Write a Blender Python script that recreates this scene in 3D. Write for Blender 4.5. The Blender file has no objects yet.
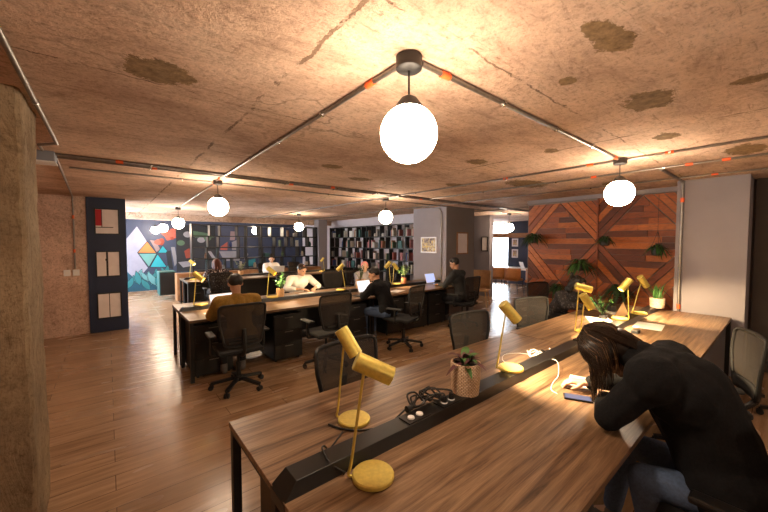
import bpy, bmesh, math, random
from mathutils import Vector, Matrix, noise
R = random.Random(7)
PI = math.pi
COL = bpy.context.scene.collection
SC = bpy.context.scene

# ------------------------------------------------------------------ materials
def new_mat(name):
    m = bpy.data.materials.new(name); m.use_nodes = True
    nt = m.node_tree; nt.nodes.clear()
    out = nt.nodes.new('ShaderNodeOutputMaterial')
    b = nt.nodes.new('ShaderNodeBsdfPrincipled')
    nt.links.new(b.outputs[0], out.inputs[0])
    return m, nt, b, out

def coords(nt, scale=(1, 1, 1), obj=True):
    tc = nt.nodes.new('ShaderNodeTexCoord'); mp = nt.nodes.new('ShaderNodeMapping')
    mp.inputs['Scale'].default_value = scale
    nt.links.new(tc.outputs['Object'], mp.inputs[0])
    return mp.outputs[0]

def ntex(nt, vec, scale, detail=4, rough=.55, dist=0):
    n = nt.nodes.new('ShaderNodeTexNoise')
    n.inputs['Scale'].default_value = scale; n.inputs['Detail'].default_value = detail
    n.inputs['Roughness'].default_value = rough; n.inputs['Distortion'].default_value = dist
    nt.links.new(vec, n.inputs['Vector'])
    return n.outputs['Fac']

def ramp(nt, fac, stops):
    r = nt.nodes.new('ShaderNodeValToRGB'); e = r.color_ramp.elements
    while len(e) < len(stops): e.new(.5)
    for i, (p, c) in enumerate(stops):
        e[i].position = p; e[i].color = (c[0], c[1], c[2], 1)
    nt.links.new(fac, r.inputs[0])
    return r.outputs[0]

def mixc(nt, fac, a, b, mode='MIX'):
    m = nt.nodes.new('ShaderNodeMix'); m.data_type = 'RGBA'; m.blend_type = mode
    for s, v in ((m.inputs[0], fac), (m.inputs[6], a), (m.inputs[7], b)):
        if isinstance(v, (int, float)): s.default_value = v
        elif isinstance(v, tuple): s.default_value = (v[0], v[1], v[2], 1)
        else: nt.links.new(v, s)
    return m.outputs[2]

def math_n(nt, op, a, b=0.0):
    m = nt.nodes.new('ShaderNodeMath'); m.operation = op
    for s, v in ((m.inputs[0], a), (m.inputs[1], b)):
        if isinstance(v, (int, float)): s.default_value = v
        else: nt.links.new(v, s)
    return m.outputs[0]

def bump(nt, b, h, strength=.3, dist=.01):
    n = nt.nodes.new('ShaderNodeBump'); n.inputs['Strength'].default_value = strength
    n.inputs['Distance'].default_value = dist
    nt.links.new(h, n.inputs['Height']); nt.links.new(n.outputs[0], b.inputs['Normal'])

def simple(name, c, rough=.5, metal=0, var=.15, scale=20, bmp=0.0, spec=None, sheen=0):
    m, nt, b, out = new_mat(name)
    v = coords(nt); f = ntex(nt, v, scale)
    lo = tuple(x * (1 - var) for x in c); hi = tuple(min(1, x * (1 + var)) for x in c)
    nt.links.new(ramp(nt, f, [(.3, lo), (.7, hi)]), b.inputs['Base Color'])
    b.inputs['Roughness'].default_value = rough; b.inputs['Metallic'].default_value = metal
    if spec is not None: b.inputs['Specular IOR Level'].default_value = spec
    if bmp: bump(nt, b, f, bmp, .005)
    return m

def emis(name, c, s):
    m, nt, b, out = new_mat(name)
    b.inputs['Base Color'].default_value = (*c, 1)
    b.inputs['Emission Color'].default_value = (*c, 1); b.inputs['Emission Strength'].default_value = s
    b.inputs['Roughness'].default_value = .3
    return m

M = {}
def wood_top():
    m, nt, b, out = new_mat('walnut_laminate')
    v = coords(nt, (.8, 15, 15)); f = ntex(nt, v, 1.9, 7, .65, .9)
    c1 = ramp(nt, f, [(.31, (.05, .026, .013)), (.43, (.14, .078, .041)), (.55, (.225, .138, .078)), (.7, (.32, .21, .125))])
    v2 = coords(nt, (2.5, 90, 90)); f2 = ntex(nt, v2, 2.5, 3, .5)
    c = mixc(nt, .35, c1, ramp(nt, f2, [(.35, (.35, .3, .28)), (.6, (1, 1, 1))]), 'MULTIPLY')
    nt.links.new(c, b.inputs['Base Color'])
    b.inputs['Roughness'].default_value = .38; b.inputs['Specular IOR Level'].default_value = .38; bump(nt, b, f2, .08, .002)
    return m
M['top'] = wood_top()

def floor_mat():
    m, nt, b, out = new_mat('oak_laminate_floor')
    v = coords(nt, (1, 1, 1))
    br = nt.nodes.new('ShaderNodeTexBrick'); nt.links.new(v, br.inputs['Vector'])
    br.inputs['Scale'].default_value = 1; br.inputs['Brick Width'].default_value = 1.4; br.inputs['Row Height'].default_value = .19
    br.inputs['Mortar Size'].default_value = .0025; br.offset = .37; br.inputs['Bias'].default_value = 0
    br.inputs['Color1'].default_value = (.45, .30, .185, 1); br.inputs['Color2'].default_value = (.33, .21, .12, 1)
    br.inputs['Mortar'].default_value = (.12, .07, .04, 1)
    v2 = coords(nt, (1.3, 12, 1)); f = ntex(nt, v2, 1.8, 6, .6, .5)
    c = mixc(nt, .75, br.outputs['Color'], ramp(nt, f, [(.3, (.55, .5, .47)), (.5, (.85, .82, .8)), (.7, (1.15, 1.12, 1.1))]), 'MULTIPLY')
    nt.links.new(c, b.inputs['Base Color'])
    f3 = ntex(nt, coords(nt, (1, 3, 1)), 1.2, 2)
    r = nt.nodes.new('ShaderNodeMapRange'); nt.links.new(f3, r.inputs[0]); r.inputs[3].default_value = .17; r.inputs[4].default_value = .34
    nt.links.new(r.outputs[0], b.inputs['Roughness'])
    bump(nt, b, f, .06, .002)
    return m
M['floor'] = floor_mat()

def concrete(name, lo, mid, hi, patches=None, streak=(1, 1, 1), bs=.5, pc=(.10, .068, .035)):
    m, nt, b, out = new_mat(name)
    v = coords(nt); vs = coords(nt, streak)
    f1 = ntex(nt, v, 1.1, 9, .68, .4); f2 = ntex(nt, vs, 3.2, 8, .72, .8); f3 = ntex(nt, v, 26, 6, .7)
    c = ramp(nt, f1, [(.3, lo), (.5, mid), (.68, hi)])
    c = mixc(nt, .6, c, ramp(nt, f2, [(.3, (.42, .36, .3)), (.45, (.92, .9, .88)), (.7, (1.12, 1.1, 1.08))]), 'MULTIPLY')
    c = mixc(nt, .75, c, ramp(nt, f3, [(.3, (.5, .45, .4)), (.47, (1, 1, 1)), (.8, (1.2, 1.2, 1.2))]), 'MULTIPLY')
    f4 = ntex(nt, coords(nt, (streak[0] * 1.2, streak[1] * 2.5, streak[2])), 9, 8, .75, 1.2)
    c = mixc(nt, .7, c, ramp(nt, f4, [(.33, (.45, .38, .32)), (.44, (1, 1, 1)), (.75, (1.12, 1.1, 1.08))]), 'MULTIPLY')
    # thin cracks
    vo = nt.nodes.new('ShaderNodeTexVoronoi'); vo.feature = 'DISTANCE_TO_EDGE'; vo.inputs['Scale'].default_value = .8
    ns = nt.nodes.new('ShaderNodeTexNoise'); ns.inputs['Scale'].default_value = 2.4; ns.inputs['Detail'].default_value = 8
    nt.links.new(v, ns.inputs['Vector'])
    vm = nt.nodes.new('ShaderNodeVectorMath'); vm.operation = 'MULTIPLY_ADD'
    nt.links.new(ns.outputs['Color'], vm.inputs[0]); vm.inputs[1].default_value = (.9, .9, .9); nt.links.new(v, vm.inputs[2])
    nt.links.new(vm.outputs[0], vo.inputs['Vector'])
    crack = ramp(nt, vo.outputs['Distance'], [(.0, (.28, .22, .17)), (.017, (1, 1, 1))])
    c = mixc(nt, math_n(nt, 'MULTIPLY', ramp(nt, f1, [(.45, (0, 0, 0)), (.62, (1, 1, 1))]), .7), c, crack, 'MULTIPLY')
    h = math_n(nt, 'ADD', f2, math_n(nt, 'MULTIPLY', f3, .35))
    f5 = ntex(nt, v, 60, 4, .8)
    c = mixc(nt, .6, c, ramp(nt, f5, [(.34, (.45, .4, .35)), (.45, (1, 1, 1)), (.8, (1.12, 1.12, 1.12))]), 'MULTIPLY')
    if patches:
        sj = nt.nodes.new('ShaderNodeSeparateXYZ'); nt.links.new(v, sj.inputs[0])
        wob = math_n(nt, 'MULTIPLY', math_n(nt, 'SUBTRACT', ntex(nt, v, 5, 6, .7), .5), .10)
        for ax, per, off in ((1, 1.22, .35), (0, 2.44, .55)):
            q = math_n(nt, 'FRACT', math_n(nt, 'DIVIDE', math_n(nt, 'ADD', math_n(nt, 'ADD', sj.outputs[ax], 50 + off), wob), per))
            ln = math_n(nt, 'LESS_THAN', q, .0085)
            ln = math_n(nt, 'MULTIPLY', ln, ramp(nt, ntex(nt, v, 3.1, 5, .7), [(.46, (0, 0, 0)), (.54, (1, 1, 1))]))
            c = mixc(nt, math_n(nt, 'MULTIPLY', ln, .75), c, (.12, .07, .04))
            h = math_n(nt, 'SUBTRACT', h, math_n(nt, 'MULTIPLY', ln, .5))
    if patches:
        tot = None
        sx = nt.nodes.new('ShaderNodeSeparateXYZ'); nt.links.new(v, sx.inputs[0])
        w1 = math_n(nt, 'MULTIPLY', math_n(nt, 'SUBTRACT', ntex(nt, v, 12, 9, .8), .5), 2.2)
        for cx, cy, rx, ry in patches:
            dx = math_n(nt, 'DIVIDE', math_n(nt, 'SUBTRACT', sx.outputs[0], cx), rx)
            dy = math_n(nt, 'DIVIDE', math_n(nt, 'SUBTRACT', sx.outputs[1], cy), ry)
            d = math_n(nt, 'SQRT', math_n(nt, 'ADD', math_n(nt, 'MULTIPLY', dx, dx), math_n(nt, 'MULTIPLY', dy, dy)))
            t = math_n(nt, 'LESS_THAN', math_n(nt, 'ADD', d, w1), 1.0)
            tot = t if tot is None else math_n(nt, 'MAXIMUM', tot, t)
        c = mixc(nt, tot, c, mixc(nt, .8, pc, ramp(nt, ntex(nt, v, 18, 8, .75), [(.35, (.45, .42, .4)), (.65, (1.45, 1.45, 1.4))]), 'MULTIPLY'))
        h = math_n(nt, 'SUBTRACT', h, math_n(nt, 'MULTIPLY', tot, .6))
    nt.links.new(c, b.inputs['Base Color']); b.inputs['Roughness'].default_value = .9
    b.inputs['Specular IOR Level'].default_value = .2
    bump(nt, b, h, bs, .03)
    return m
PATCH = [(.22, 1.97, .15, .13), (1.5, .5, .09, .05), (1.62, .49, .1, .07), (2.45, .55, .17, .12), (2.53, .14, .06, .09), (3.36, .64, .1, .08), (4.4, .28, .24, .13),
         (2.95, 2.07, .13, .09), (1.83, .75, .05, .04), (4.6, 2.4, .4, .2), (2.57, 3.6, .15, .1), (1.9, 3.2, .12, .09), (5.6, 1.6, .3, .15), (3.9, 3.1, .2, .1), (3.1, 1.4, .08, .06)]
M['ceiling'] = concrete('raw_concrete_ceiling', (.38, .25, .185), (.62, .445, .34), (.78, .60, .48), PATCH, (.5, 1.3, 1), .9, (.27, .18, .098))
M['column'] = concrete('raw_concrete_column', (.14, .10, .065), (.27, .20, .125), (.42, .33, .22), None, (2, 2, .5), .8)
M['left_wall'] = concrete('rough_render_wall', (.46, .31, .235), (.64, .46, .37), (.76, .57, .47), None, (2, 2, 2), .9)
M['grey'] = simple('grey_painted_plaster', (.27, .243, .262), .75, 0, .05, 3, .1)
M['grey_lit'] = simple('lit_lilac_plaster', (.50, .46, .50), .75, 0, .05, 3, .1)  # lightened copy of the wall grey; the lit look is in the colour
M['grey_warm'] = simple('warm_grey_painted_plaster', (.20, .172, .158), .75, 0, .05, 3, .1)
M['grey_blue'] = simple('blue_grey_paint', (.27, .30, .36), .75, 0, .05, 3)
M['navy'] = simple('navy_paint', (.030, .042, .085), .6, 0, .1, 3)
M['navy_dark'] = simple('dark_navy_panel', (.012, .022, .062), .55, 0, .1, 3)
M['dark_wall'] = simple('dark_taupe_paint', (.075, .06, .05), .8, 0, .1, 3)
M['black'] = simple('black_powder_coat', (.006, .006, .0065), .42, 0, .2, 40)
M['tray'] = simple('black_satin_metal', (.007, .0068, .0068), .35, 0, .2, 30)
M['plastic'] = simple('black_plastic', (.0065, .0065, .007), .5, 0, .2, 40)
M['fabric'] = simple('black_fabric', (.008, .008, .009), .9, 0, .3, 120, .4)
M['cabinet'] = simple('dark_grey_cabinet', (.010, .009, .009), .5, 0, .1, 10)
M['cabinet_warm'] = simple('taupe_cabinet_panel', (.09, .07, .05), .6, 0, .1, 6)
M['steel'] = simple('galvanised_conduit', (.26, .235, .215), .38, .85, .15, 30)
M['chrome'] = simple('chrome', (.7, .7, .7), .2, 1, .05, 10)
M['brass'] = simple('brushed_brass', (.74, .60, .15), .36, .6, .10, 60)
M['orange'] = simple('orange_coupling', (.85, .13, .03), .5, 0, .05, 10)
M['white'] = simple('white_plastic', (.8, .8, .8), .4, 0, .03, 10)
M['paper'] = simple('white_paper', (.82, .80, .76), .8, 0, .03, 10)
M['skin'] = simple('skin', (.56, .33, .22), .5, 0, .06, 15)
M['skin_tan'] = simple('tanned_skin', (.42, .22, .13), .5, 0, .06, 15)
M['leaf'] = simple('green_leaf', (.05, .14, .03), .5, 0, .35, 12)
M['leaf_dark'] = simple('dark_green_leaf', (.02, .06, .018), .5, 0, .35, 12)
M['leaf_pale'] = simple('pale_leaf', (.35, .40, .16), .5, 0, .35, 12)
M['leaf_red'] = simple('dark_red_leaf', (.09, .028, .03), .5, 0, .35, 12)
M['soil'] = simple('soil', (.03, .02, .012), 1, 0, .4, 60)
M['pot_dark'] = simple('dark_pot', (.025, .022, .022), .5, 0, .2, 20)
M['pot_wood'] = simple('pale_wooden_pot', (.55, .33, .16), .6, 0, .12, 20)
M['pot_clay'] = simple('terracotta_pot', (.42, .16, .08), .7, 0, .1, 20)
M['ochre'] = simple('mustard_cotton', (.26, .145, .022), .95, 0, .25, 60, .2)
M['charcoal'] = simple('charcoal_knit', (.0105, .0108, .0125), .95, 0, .25, 90, .3, .2)
M['shirt_white'] = simple('white_shirt', (.80, .76, .70), .9, 0, .04, 20)
M['jeans'] = simple('blue_denim', (.075, .12, .22), .9, 0, .2, 90, .2)
M['trouser_dark'] = simple('dark_trousers', (.009, .009, .012), .9, 0, .2, 60)
M['grey_knit'] = simple('dark_grey_shirt', (.026, .027, .028), .95, 0, .15, 60)
M['hair_black'] = simple('black_hair', (.012, .009, .008), .5, 0, .4, 60)
M['hair_brown'] = simple('brown_hair', (.045, .022, .012), .42, 0, .5, 60)
M['hair_dark'] = simple('dark_brown_hair', (.016, .010, .007), .35, 0, .5, 60)
M['hair_gold'] = simple('golden_brown_strands', (.16, .09, .04), .35, 0, .3, 60)
M['hair_auburn'] = simple('auburn_hair', (.11, .028, .018), .5, 0, .4, 60)
M['pink'] = simple('pink_knit', (.75, .27, .25), .9, 0, .1, 60)
M['lens'] = simple('dark_glasses_frame', (.01, .01, .01), .3, 0, .1, 10)
M['shoe'] = simple('grey_shoe', (.12, .11, .11), .7, 0, .2, 30)
M['wood_pale'] = simple('orange_brown_wood', (.30, .14, .055), .5, 0, .2, 8)
M['leather_tan'] = simple('tan_leather', (.40, .15, .035), .5, 0, .15, 20)
M['teal_fabric'] = simple('teal_panel', (.012, .085, .085), .7, 0, .15, 20)
M['screen'] = emis('lit_screen', (.40, .48, .85), .26)
M['phone_screen'] = emis('phone_screen', (.22, .30, .62), .10); M['phone_screen'].node_tree.nodes['Principled BSDF'].inputs['Base Color'].default_value = (.015, .02, .04, 1)
M['screen_white'] = emis('lit_page_screen', (.85, .88, .95), .24)
M['bulb'] = emis('warm_bulb', (1, .80, .50), 30)
M['globe'] = emis('opal_globe', (1, .78, .56), 17)

def mesh_mat():
    m, nt, b, out = new_mat('woven_chair_mesh')
    b.inputs['Base Color'].default_value = (.018, .013, .011, 1); b.inputs['Roughness'].default_value = .8
    v = coords(nt, (1, 1, 1))
    w = nt.nodes.new('ShaderNodeTexWave'); w.bands_direction = 'DIAGONAL'; w.inputs['Scale'].default_value = 45; nt.links.new(v, w.inputs['Vector'])
    w2 = nt.nodes.new('ShaderNodeTexWave'); w2.bands_direction = 'Z'; w2.inputs['Scale'].default_value = 60; nt.links.new(v, w2.inputs['Vector'])
    f = math_n(nt, 'MULTIPLY', math_n(nt, 'GREATER_THAN', w.outputs['Fac'], .42), math_n(nt, 'GREATER_THAN', w2.outputs['Fac'], .3))
    t = nt.nodes.new('ShaderNodeBsdfTransparent'); mx = nt.nodes.new('ShaderNodeMixShader')
    nt.links.new(math_n(nt, 'MULTIPLY', f, .34), mx.inputs[0])
    nt.links.new(b.outputs[0], mx.inputs[1]); nt.links.new(t.outputs[0], mx.inputs[2]); nt.links.new(mx.outputs[0], out.inputs[0])
    return m
M['mesh'] = mesh_mat()

def plank_mat():
    m, nt, b, out = new_mat('stained_reclaimed_planks')
    g = nt.nodes.new('ShaderNodeNewGeometry')
    c0 = ramp(nt, g.outputs['Random Per Island'], [(0, (.09, .018, .004)), (.35, (.22, .045, .008)), (.65, (.36, .085, .013)), (1, (.50, .14, .024))])
    f = ntex(nt, coords(nt, (3, 3, 9)), 3, 7, .65, 1.0)
    c = mixc(nt, .8, c0, ramp(nt, f, [(.3, (.35, .3, .3)), (.5, (.9, .9, .9)), (.75, (1.3, 1.25, 1.2))]), 'MULTIPLY')
    nt.links.new(c, b.inputs['Base Color']); b.inputs['Roughness'].default_value = .5
    bump(nt, b, f, .25, .006)
    return m
M['plank'] = plank_mat()

def basket_mat():
    m, nt, b, out = new_mat('woven_wicker')
    v = coords(nt)
    sx = nt.nodes.new('ShaderNodeSeparateXYZ'); nt.links.new(v, sx.inputs[0])
    ang = math_n(nt, 'ARCTAN2', sx.outputs[1], sx.outputs[0])
    cb = nt.nodes.new('ShaderNodeCombineXYZ'); nt.links.new(math_n(nt, 'MULTIPLY', ang, 3.8), cb.inputs[0]); nt.links.new(math_n(nt, 'MULTIPLY', sx.outputs[2], 105), cb.inputs[1])
    br = nt.nodes.new('ShaderNodeTexBrick'); nt.links.new(cb.outputs[0], br.inputs['Vector'])
    br.inputs['Scale'].default_value = 1; br.inputs['Brick Width'].default_value = .85; br.inputs['Row Height'].default_value = 1
    br.inputs['Mortar Size'].default_value = .12; br.inputs['Mortar Smooth'].default_value = .6
    br.inputs['Color1'].default_value = (.86, .68, .50, 1); br.inputs['Color2'].default_value = (.66, .46, .29, 1); br.inputs['Mortar'].default_value = (.28, .17, .09, 1)
    nt.links.new(br.outputs['Color'], b.inputs['Base Color']); b.inputs['Roughness'].default_value = .7
    bump(nt, b, math_n(nt, 'SUBTRACT', 1.0, br.outputs['Fac']), .8, .006)
    return m
M['wicker'] = basket_mat()

def knit_dots(name, base, dot, sc):
    m, nt, b, out = new_mat(name)
    vo = nt.nodes.new('ShaderNodeTexVoronoi'); vo.inputs['Scale'].default_value = sc; nt.links.new(coords(nt), vo.inputs['Vector'])
    nt.links.new(ramp(nt, vo.outputs['Distance'], [(.32, dot), (.38, base)]), b.inputs['Base Color']); b.inputs['Roughness'].default_value = .9
    return m
M['dots'] = knit_dots('dark_dotted_knit', (.03, .012, .014), (.75, .65, .58), 30)
M['pattern'] = knit_dots('dark_patterned_knit', (.03, .028, .03), (.10, .09, .09), 28)

def art_mat(name, stops, sc, seedoff):
    m, nt, b, out = new_mat(name)
    tc = coords(nt, (sc, sc, sc)); f = ntex(nt, tc, 1, 2, .5, 1.5)
    nt.links.new(ramp(nt, f, stops), b.inputs['Base Color']); b.inputs['Roughness'].default_value = .6
    return m
M['art_mixed'] = art_mat('abstract_print', [(.35, (.12, .09, .09)), (.5, (.45, .36, .28)), (.56, (.7, .5, .12)), (.68, (.55, .6, .65))], 9, 0)
M['art_pale'] = art_mat('pale_print', [(.3, (.78, .70, .68)), (.7, (.88, .80, .78))], 3, 0)

# ------------------------------------------------------------------ object helpers
def link(name, me, mats=None, parent=None, loc=None):
    o = bpy.data.objects.new(name, me); COL.objects.link(o)
    if mats is not None and me is not None:
        for m in (mats if isinstance(mats, (list, tuple)) else [mats]): me.materials.append(m)
    if parent is not None: o.parent = parent
    if loc is not None: o.location = loc
    return o

def tag(o, label, cat, group=None):
    o['label'] = label; o['category'] = cat
    if group: o['group'] = group
    return o

def thing(name, label, cat, loc=(0, 0, 0), rz=0, group=None):
    o = bpy.data.objects.new(name, None); COL.objects.link(o)
    o.empty_display_size = .1; o.location = loc; o.rotation_euler = (0, 0, rz)
    return tag(o, label, cat, group)

class MB:
    def __init__(s): s.bm = bmesh.new()
    def _add(s, verts, faces, mi=0):
        vs = [s.bm.verts.new(v) for v in verts]
        for f in faces:
            try:
                ff = s.bm.faces.new([vs[i] for i in f]); ff.material_index = mi
            except ValueError: pass
        return vs
    def box(s, x0, x1, y0, y1, z0, z1, mi=0, mat=None):
        v = [Vector(p) for p in ((x0, y0, z0), (x1, y0, z0), (x1, y1, z0), (x0, y1, z0), (x0, y0, z1), (x1, y0, z1), (x1, y1, z1), (x0, y1, z1))]
        if mat is not None: v = [mat @ p for p in v]
        s._add(v, [(0, 3, 2, 1), (4, 5, 6, 7), (0, 1, 5, 4), (1, 2, 6, 5), (2, 3, 7, 6), (3, 0, 4, 7)], mi); return s
    def bar(s, a, b, w, h, mi=0):
        a, b = Vector(a), Vector(b); d = b - a; L = d.length
        q = d.to_track_quat('Z', 'Y').to_matrix().to_4x4()
        s.box(-w / 2, w / 2, -h / 2, h / 2, 0, L, mi, Matrix.Translation(a) @ q); return s
    def cone(s, a, b, r0, r1, n=16, mi=0, cap=True):
        a, b = Vector(a), Vector(b); q = (b - a).to_track_quat('Z', 'Y')
        v = []
        for c, r in ((a, r0), (b, r1)):
            for i in range(n):
                t = 2 * PI * i / n; v.append(c + q @ Vector((r * math.cos(t), r * math.sin(t), 0)))
        f = [(i, (i + 1) % n, n + (i + 1) % n, n + i) for i in range(n)]
        if cap: f += [tuple(range(n - 1, -1, -1)), tuple(range(n, 2 * n))]
        s._add(v, f, mi); return s
    def cyl(s, a, b, r, n=16, mi=0): return s.cone(a, b, r, r, n, mi)
    def lathe(s, prof, c=(0, 0, 0), n=24, mi=0, mat=None):
        v = []; c = Vector(c)
        for r, z in prof:
            for i in range(n):
                t = 2 * PI * i / n; p = Vector((r * math.cos(t), r * math.sin(t), z))
                v.append(c + (mat @ p if mat else p))
        f = []
        for k in range(len(prof) - 1):
            for i in range(n):
                j = (i + 1) % n; f.append((k * n + i, k * n + j, (k + 1) * n + j, (k + 1) * n + i))
        f.append(tuple(range(n - 1, -1, -1))); f.append(tuple((len(prof) - 1) * n + i for i in range(n)))
        s._add(v, f, mi); return s
    def sweep(s, pts, r, n=8, sub=4, closed=False, mi=0):
        P = [Vector(p) for p in pts]; Q = []
        N = len(P)
        rng = range(N if closed else N - 1)
        for i in rng:
            p0 = P[(i - 1) % N] if (closed or i > 0) else P[0]; p1 = P[i]; p2 = P[(i + 1) % N]
            p3 = P[(i + 2) % N] if (closed or i + 2 < N) else P[-1]
            for k in range(sub):
                t = k / sub
                Q.append(.5 * ((2 * p1) + (p2 - p0) * t + (2 * p0 - 5 * p1 + 4 * p2 - p3) * t * t + (3 * p1 - p0 - 3 * p2 + p3) * t ** 3))
        if not closed: Q.append(P[-1])
        v = []; up = None; K = len(Q)
        for i, q in enumerate(Q):
            a = Q[(i - 1) % K] if (closed or i > 0) else q; b = Q[(i + 1) % K] if (closed or i < K - 1) else q
            d = (b - a).normalized()
            if up is None:
                up = Vector((0, 0, 1)) if abs(d.z) < .9 else Vector((1, 0, 0))
            x = (up - d * up.dot(d)).normalized(); y = d.cross(x); up = x
            rr = r(i / (K - 1)) if callable(r) else r
            for j in range(n):
                t = 2 * PI * j / n; v.append(q + (x * math.cos(t) + y * math.sin(t)) * rr)
        f = []
        for k in range(K if closed else K - 1):
            k2 = (k + 1) % K
            for j in range(n):
                l = (j + 1) % n; f.append((k * n + j, k * n + l, k2 * n + l, k2 * n + j))
        if not closed: f += [tuple(range(n - 1, -1, -1)), tuple((K - 1) * n + j for j in range(n))]
        s._add(v, f, mi); return s
    def ball(s, c, r, u=20, w=12, mi=0, scale=(1, 1, 1)):
        m = Matrix.Translation(c) @ Matrix.Diagonal((scale[0], scale[1], scale[2], 1))
        g = bmesh.ops.create_uvsphere(s.bm, u_segments=u, v_segments=w, radius=r, matrix=m)
        for vv in g['verts']:
            for ff in vv.link_faces: ff.material_index = mi
        return s
    def poly(s, pts, th=None, mi=0):
        if th is None: s._add(pts, [tuple(range(len(pts)))], mi); return s
        n = len(pts); P = [Vector(p) for p in pts]; t = Vector(th)
        s._add(P + [p + t for p in P], [tuple(range(n)), tuple(range(2 * n - 1, n - 1, -1))] + [(i, i + n, (i + 1) % n + n, (i + 1) % n) for i in range(n)], mi); return s
    def sheet(s, fn, nu, nv, th=0.0, mi=0):
        v = [Vector(fn(i / nu, j / nv)) for i in range(nu + 1) for j in range(nv + 1)]
        s._add(v, [(i * (nv + 1) + j, (i + 1) * (nv + 1) + j, (i + 1) * (nv + 1) + j + 1, i * (nv + 1) + j + 1) for i in range(nu) for j in range(nv)], mi); return s
    def build(s, name, mats, parent=None, smooth=False, bevel=0, loc=None, solid=0):
        bmesh.ops.recalc_face_normals(s.bm, faces=s.bm.faces[:])
        me = bpy.data.meshes.new(name); s.bm.to_mesh(me); s.bm.free()
        if smooth:
            for p in me.polygons: p.use_smooth = True
        o = link(name, me, mats, parent, loc)
        if smooth and hasattr(me, 'set_sharp_from_angle'): me.set_sharp_from_angle(angle=math.radians(40))
        if solid:
            mo = o.modifiers.new('solid', 'SOLIDIFY'); mo.thickness = solid; mo.offset = 0
        if bevel:
            mo = o.modifiers.new('bevel', 'BEVEL'); mo.width = bevel; mo.segments = 2; mo.limit_method = 'ANGLE'
        return o

def copy_tree(o, parent=None):
    c = o.copy(); COL.objects.link(c)
    if parent is not None: c.parent = parent
    for ch in list(o.children): copy_tree(ch, c)
    return c

def struct(o): o['kind'] = 'structure'; return o

# ------------------------------------------------------------------ organic bodies
_T = bpy.data.collections.new('tmp')
def blob(name, segs, ells, voxel, mat, parent, smooth=6, jitter=0.0):
    bm = bmesh.new()
    for (p0, r0, p1, r1) in segs:
        b2 = bmesh.new()
        for p, r in ((p0, r0), (p1, r1)):
            bmesh.ops.create_icosphere(b2, subdivisions=2, radius=r, matrix=Matrix.Translation(p))
        h = bmesh.ops.convex_hull(b2, input=b2.verts[:])
        dead = [g for g in h['geom_interior'] + h['geom_unused'] if isinstance(g, bmesh.types.BMVert)]
        bmesh.ops.delete(b2, geom=list(set(dead)), context='VERTS')
        tmp = bpy.data.meshes.new('t'); b2.to_mesh(tmp); b2.free(); bm.from_mesh(tmp); bpy.data.meshes.remove(tmp)
    for (c, s, rot) in ells:
        m = Matrix.Translation(c) @ rot.to_4x4() @ Matrix.Diagonal((s[0], s[1], s[2], 1))
        bmesh.ops.create_icosphere(bm, subdivisions=3, radius=1, matrix=m)
    me = bpy.data.meshes.new(name); bm.to_mesh(me); bm.free()
    o = bpy.data.objects.new('tmp_blob', me); COL.objects.link(o)
    r = o.modifiers.new('r', 'REMESH'); r.mode = 'VOXEL'; r.voxel_size = voxel; r.use_smooth_shade = True
    sm = o.modifiers.new('s', 'SMOOTH'); sm.factor = .5; sm.iterations = smooth
    dg = bpy.context.evaluated_depsgraph_get(); dg.update()
    me2 = bpy.data.meshes.new_from_object(o.evaluated_get(dg))
    bpy.data.objects.remove(o); bpy.data.meshes.remove(me)
    if jitter:
        for v in me2.vertices:
            n = noise.noise(v.co * 14); v.co += v.normal * n * jitter
    me2.materials.clear()
    for p in me2.polygons: p.use_smooth = True
    return link(name, me2, mat, parent)

I3 = Matrix.Identity(3)
def V(*a): return Vector(a)
def rotx(a): return Matrix.Rotation(a, 3, 'X')
def head_parts(c, rot, k=1.0):
    """face looks along rot @ +Y"""
    segs, ells = [], []
    def w(p): return V(*c) + rot @ (V(*p) * k)
    ells.append((w((0, 0, .02)), (.076 * k, .092 * k, .098 * k), rot))
    ells.append((w((0, .03, -.05)), (.056 * k, .062 * k, .062 * k), rot))
    segs.append((w((0, .086, .012)), .009 * k, w((0, .106, -.022)), .014 * k))       # nose
    segs.append((w((-.045, .078, .028)), .010 * k, w((.045, .078, .028)), .010 * k)) # brow
    segs.append((w((-.018, .088, -.052)), .008 * k, w((.018, .088, -.052)), .008 * k)) # lips
    ells.append((w((0, .075, -.088)), (.022 * k, .02 * k, .016 * k), rot))            # chin
    for s in (-1, 1): ells.append((w((s * .080, -.005, -.005)), (.012 * k, .022 * k, .033 * k), rot))
    return segs, ells

def hand_parts(wrist, direction, up, side, k=1.0, curl=.5):
    """palm + five fingers; direction = along the hand, up = back of the hand, side=+1 right hand thumb on the left"""
    d = V(*direction).normalized(); u = V(*up).normalized(); r = d.cross(u).normalized()
    th = -side
    W = V(*wrist); segs = []
    for q in (-.028, -.01, .01, .028):
        segs.append((W + r * q * .6 * k, .016 * k, W + d * .085 * k + r * q * k, .0125 * k))
    L = (.062, .075, .080, .070)
    for i in range(4):
        q = (-.032, -.011, .011, .032)[i] * th * -1
        ln = L[i] * k
        a = W + d * .085 * k + r * q * k
        d1 = (d - u * curl * .6).normalized(); b = a + d1 * ln * .5
        d2 = (d - u * curl * 1.6).normalized(); c = b + d2 * ln * .3
        d3 = (d - u * curl * 2.6).normalized(); e = c + d3 * ln * .25
        segs += [(a, .0095 * k, b, .0085 * k), (b, .0085 * k, c, .0078 * k), (c, .0078 * k, e, .0065 * k)]
    a = W + d * .025 * k + r * th * .026 * k; b = a + (d * .6 + r * th * .7 - u * .3).normalized() * .045 * k; c = b + (d * .9 + r * th * .1 - u * .4).normalized() * .035 * k
    segs += [(a, .014 * k, b, .011 * k), (b, .011 * k, c, .008 * k)]
    return segs

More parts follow.
